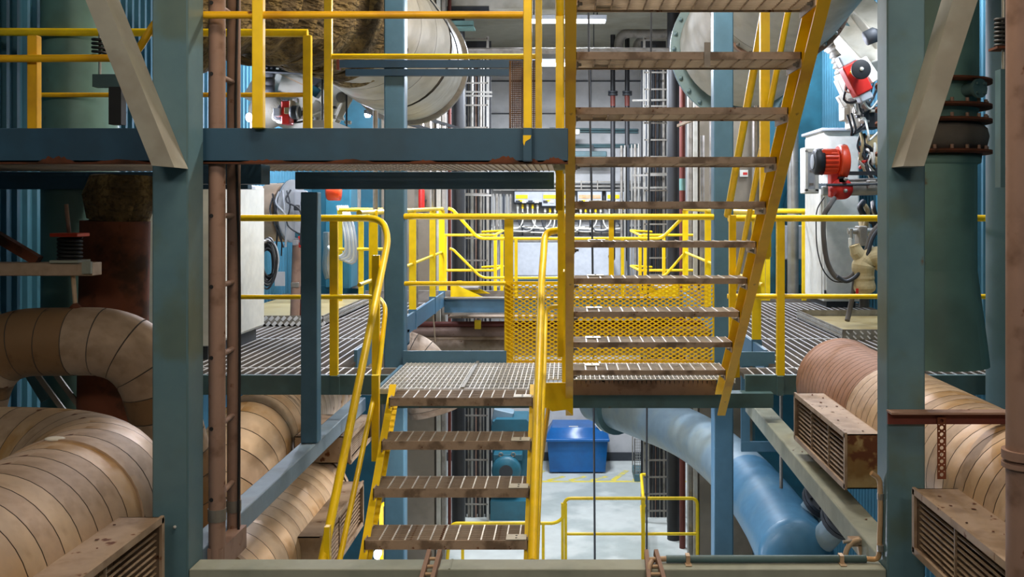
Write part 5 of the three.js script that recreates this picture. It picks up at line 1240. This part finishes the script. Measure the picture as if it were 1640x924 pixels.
{
  const t = thing('roof_beam', 'teal painted roof beam stub beside the white cladded duct', 'beam');
  part(t, 'beam_web', pb(14.5, 700, 758, 33, 44, .12), M.teal);
  part(t, 'beam_flange', pb(14.45, 700, 759, 42, 45, .25), M.teal);
}
{
  const t = thing('roof_duct', 'grey sheet metal duct under the hall ceiling, left of the strip light', 'duct');
  part(t, 'duct_body', pb(15, 700, 905, -10, 16, .5, .02), M.clad);
  part(t, 'dark_opening', pb(14.98, 715, 783, 10, 20, .3), M.dark);
}
{
  const t = thing('extinguisher', 'red fire extinguisher cylinder on the left beige pier', 'extinguisher');
  const d = 13.85, x = at(d).X(675);
  part(t, 'bottle', lathe(V(x, at(d).H(335), d), V(x, at(d).H(300), d), [[0, 0], [.042, 0], [.044, .02], [.044, .26], [.02, .3], [0, .302]], 18), M.red);
  part(t, 'wall_bracket', bx(x - .05, x + .05, at(d).H(322), at(d).H(320), d, d + .16), M.dark);
}
// ---------------------------------------------------------------- lower floor
{
  const t = thing('storage_bin', 'large blue plastic bin with lid on the lower floor against the back wall', 'bin');
  const d = 18.9, { X, H } = at(d), hb = FLOOR, x0 = X(876), x1 = X(974);
  const body = new THREE.CylinderGeometry(.72, .66, .6, 4, 1); body.rotateY(Math.PI / 4); body.scale(1.13, 1, .78); body.translate((x0 + x1) / 2, EYE - hb + .33, -d - .45);
  part(t, 'bin_body', boxUV(flat(body)), M.bin);
  part(t, 'bin_rim', bx(x0 - .03, x1 + .03, hb - .68, hb - .62, d - .02, d + .94, .02), M.bin);
  const lid = new THREE.CylinderGeometry(.6, .74, .2, 4, 1); lid.rotateY(Math.PI / 4); lid.scale(1.14, 1, .84); lid.translate((x0 + x1) / 2, EYE - hb + .77, -d - .46);
  part(t, 'lid', boxUV(flat(lid)), M.bin);
  part(t, 'paper_label', pb(d - .02, 911, 926, 687, 692, .004).translate(0, .02, -.18), M.white);
  part(t, 'torn_sheet', plate([[X(952), H(680)], [X(968), H(679)], [X(972), H(692)], [X(963), H(693)], [X(958), H(687)]], d + .08, .006), M.white);
  for (const x of [x0 + .1, x1 - .2]) part(t, 'foot', bx(x, x + .1, hb - .04, hb, d + .1, d + .8), M.dark);
}
{
  const t = thing('wire_crate', 'white wire crate on a grey pallet beside the blue bin', 'crate');
  const d = 18.4, { X } = at(d), x0 = X(1016), x1 = X(1064);
  part(t, 'pallet', bx(x0, x1, FLOOR - .14, FLOOR, d, d + .7, .01), M.channel);
  const g = [];
  for (let i = 0; i <= 12; i++) g.push(bx(x0 + (x1 - x0) * i / 12, x0 + (x1 - x0) * i / 12 + .008, FLOOR - .78, FLOOR - .14, d + .02, d + .03), bx(x0, x1, FLOOR - .78 + i * .053, FLOOR - .772 + i * .053, d + .02, d + .03));
  part(t, 'wire_front', g, M.steel, { stuff: true });
  for (const x of [x0, x1 - .02]) for (const k of [.02, .66]) part(t, 'crate_post', bx(x, x + .02, FLOOR - .8, FLOOR - .14, d + k, d + k + .02), M.galv);
}
{
  const t = thing('fan_unit', 'blue fan unit with a round blue motor on the lower floor, seen between the treads', 'machine');
  const d = 16.2, { X, H } = at(d), a = (px, py, dd = d) => P(px, py, dd);
  part(t, 'fan_housing', bx(X(786), X(850), H(680), FLOOR - .02, d + .3, d + .9, .02), M.machine);
  part(t, 'housing_roof', plate([[X(785), H(688)], [X(792), H(677)], [X(842), H(677)], [X(853), H(690)], [X(853), H(697)], [X(785), H(697)]], d + .25, .7), M.machine);
  part(t, 'outlet_duct', bar(a(808, 655, d + .6), a(800, 690, d + .6), .34, .34, new THREE.Vector3(0, 0, 1), .02), M.pale);
  part(t, 'base_frame', bx(X(786), X(843), H(800), FLOOR, d - .1, d + .2), M.machine);
  const c = V(X(811), H(753), d - .1);
  part(t, 'motor_body', lathe(c.clone().setZ(c.z - .35), c, [[0, 0], [.24, 0], [.24, .28], [.2, .34], [.12, .35], [.11, .36], [0, .36]], 28), M.machine);
  part(t, 'motor_fan', lathe(c.clone().setZ(c.z), c.clone().setZ(c.z + .03), [[0, 0], [.11, 0], [.11, .012], [0, .012]], 20), M.dark);
  part(t, 'motor_frame', bx(X(790), X(836), H(728), H(738), d, d + .3, .01), M.machine);
  for (const px of [802, 822]) part(t, 'lifting_eye', (() => { const g = new THREE.TorusGeometry(.03, .01, 8, 14); const q = a(px, 728); g.translate(q.x, q.y, q.z); return boxUV(flat(g)); })(), M.galv);
}
// hatch marking painted on the lower floor
{
  const t = thing('hatch_marking', 'worn yellow hatch marking painted on the lower floor before the blue bin', 'marking');
  for (const x of [-.75, -.35, .05, .45, .85, 1.25, 1.65]) part(t, 'stripe', bar(V(x, FLOOR - .0015, 18.5), V(x + .3, FLOOR - .0015, x > .7 || x < -.7 ? 19.2 : 18.78), .1, .003), M.hatch);
  part(t, 'stripe', bx(-.9, 2.2, FLOOR - .003, FLOOR, 18.38, 18.48), M.hatch);
}
// pipework under the pit rim, seen through the gap below the crosswalk
{
  const t = thing('pipe_run', 'dusty brown pipes crossing under the crosswalk above the pit', 'pipes');
  const z = 13.4;
  for (const [y, r, m] of [[517, .05, M.maroon], [529, .09, M.pipe], [540, .06, M.tan2], [551, .12, M.housing], [563, .06, M.tan2]]) part(t, 'pipe', cyl(P(640, y + 3, z), P(1160, y, z), r * .8, 14), m);
  part(t, 'deck_sheet', bx(-1.5, 1.4, 1.34, 1.36, 12.6, 14.2), M.housing);
  part(t, 'yellow_clip', pb(12.9, 760, 770, 513, 527, .06), M.yellow);
  part(t, 'pipe_hanger', cyl(P(694, 505, 12.9), P(697, 548, 12.9), .01, 6), M.tan);
}
{
  const t = thing('lagged_duct', 'dusty lagged duct end lying in the pit beside the left toe board', 'duct');
  duct(t, [V(-3.485, 1.68, 11.4), V(-1.66, 1.66, 11.4), V(-1.5, 2.3, 11.4)], .3, .09, { rad: .4, n: 28, mats: [M.housing] });
}
solo('bracket_plate', 'small blue channel bracket at the pit corner right of the left slim column', 'bracket', [pb(8.6, 640, 653, 530, 533, .1), pb(8.6, 650, 653, 530, 552, .1), pb(8.6, 640, 653, 550, 553, .1)], M.blue);
// ---------------------------------------------------------------- move each thing's origin to its base, then draw
scene.updateMatrixWorld(true);
for (const o of rebase) {
  const b = new THREE.Box3().setFromObject(o); if (b.isEmpty()) continue;
  const c = new THREE.Vector3((b.min.x + b.max.x) / 2, b.min.y, (b.min.z + b.max.z) / 2);
  if (o.isMesh) { o.geometry.translate(-c.x, -c.y, -c.z); o.position.copy(c); }
  else { for (const k of o.children) k.position.sub(c); o.position.copy(c); }
}
renderer.render(scene, camera);
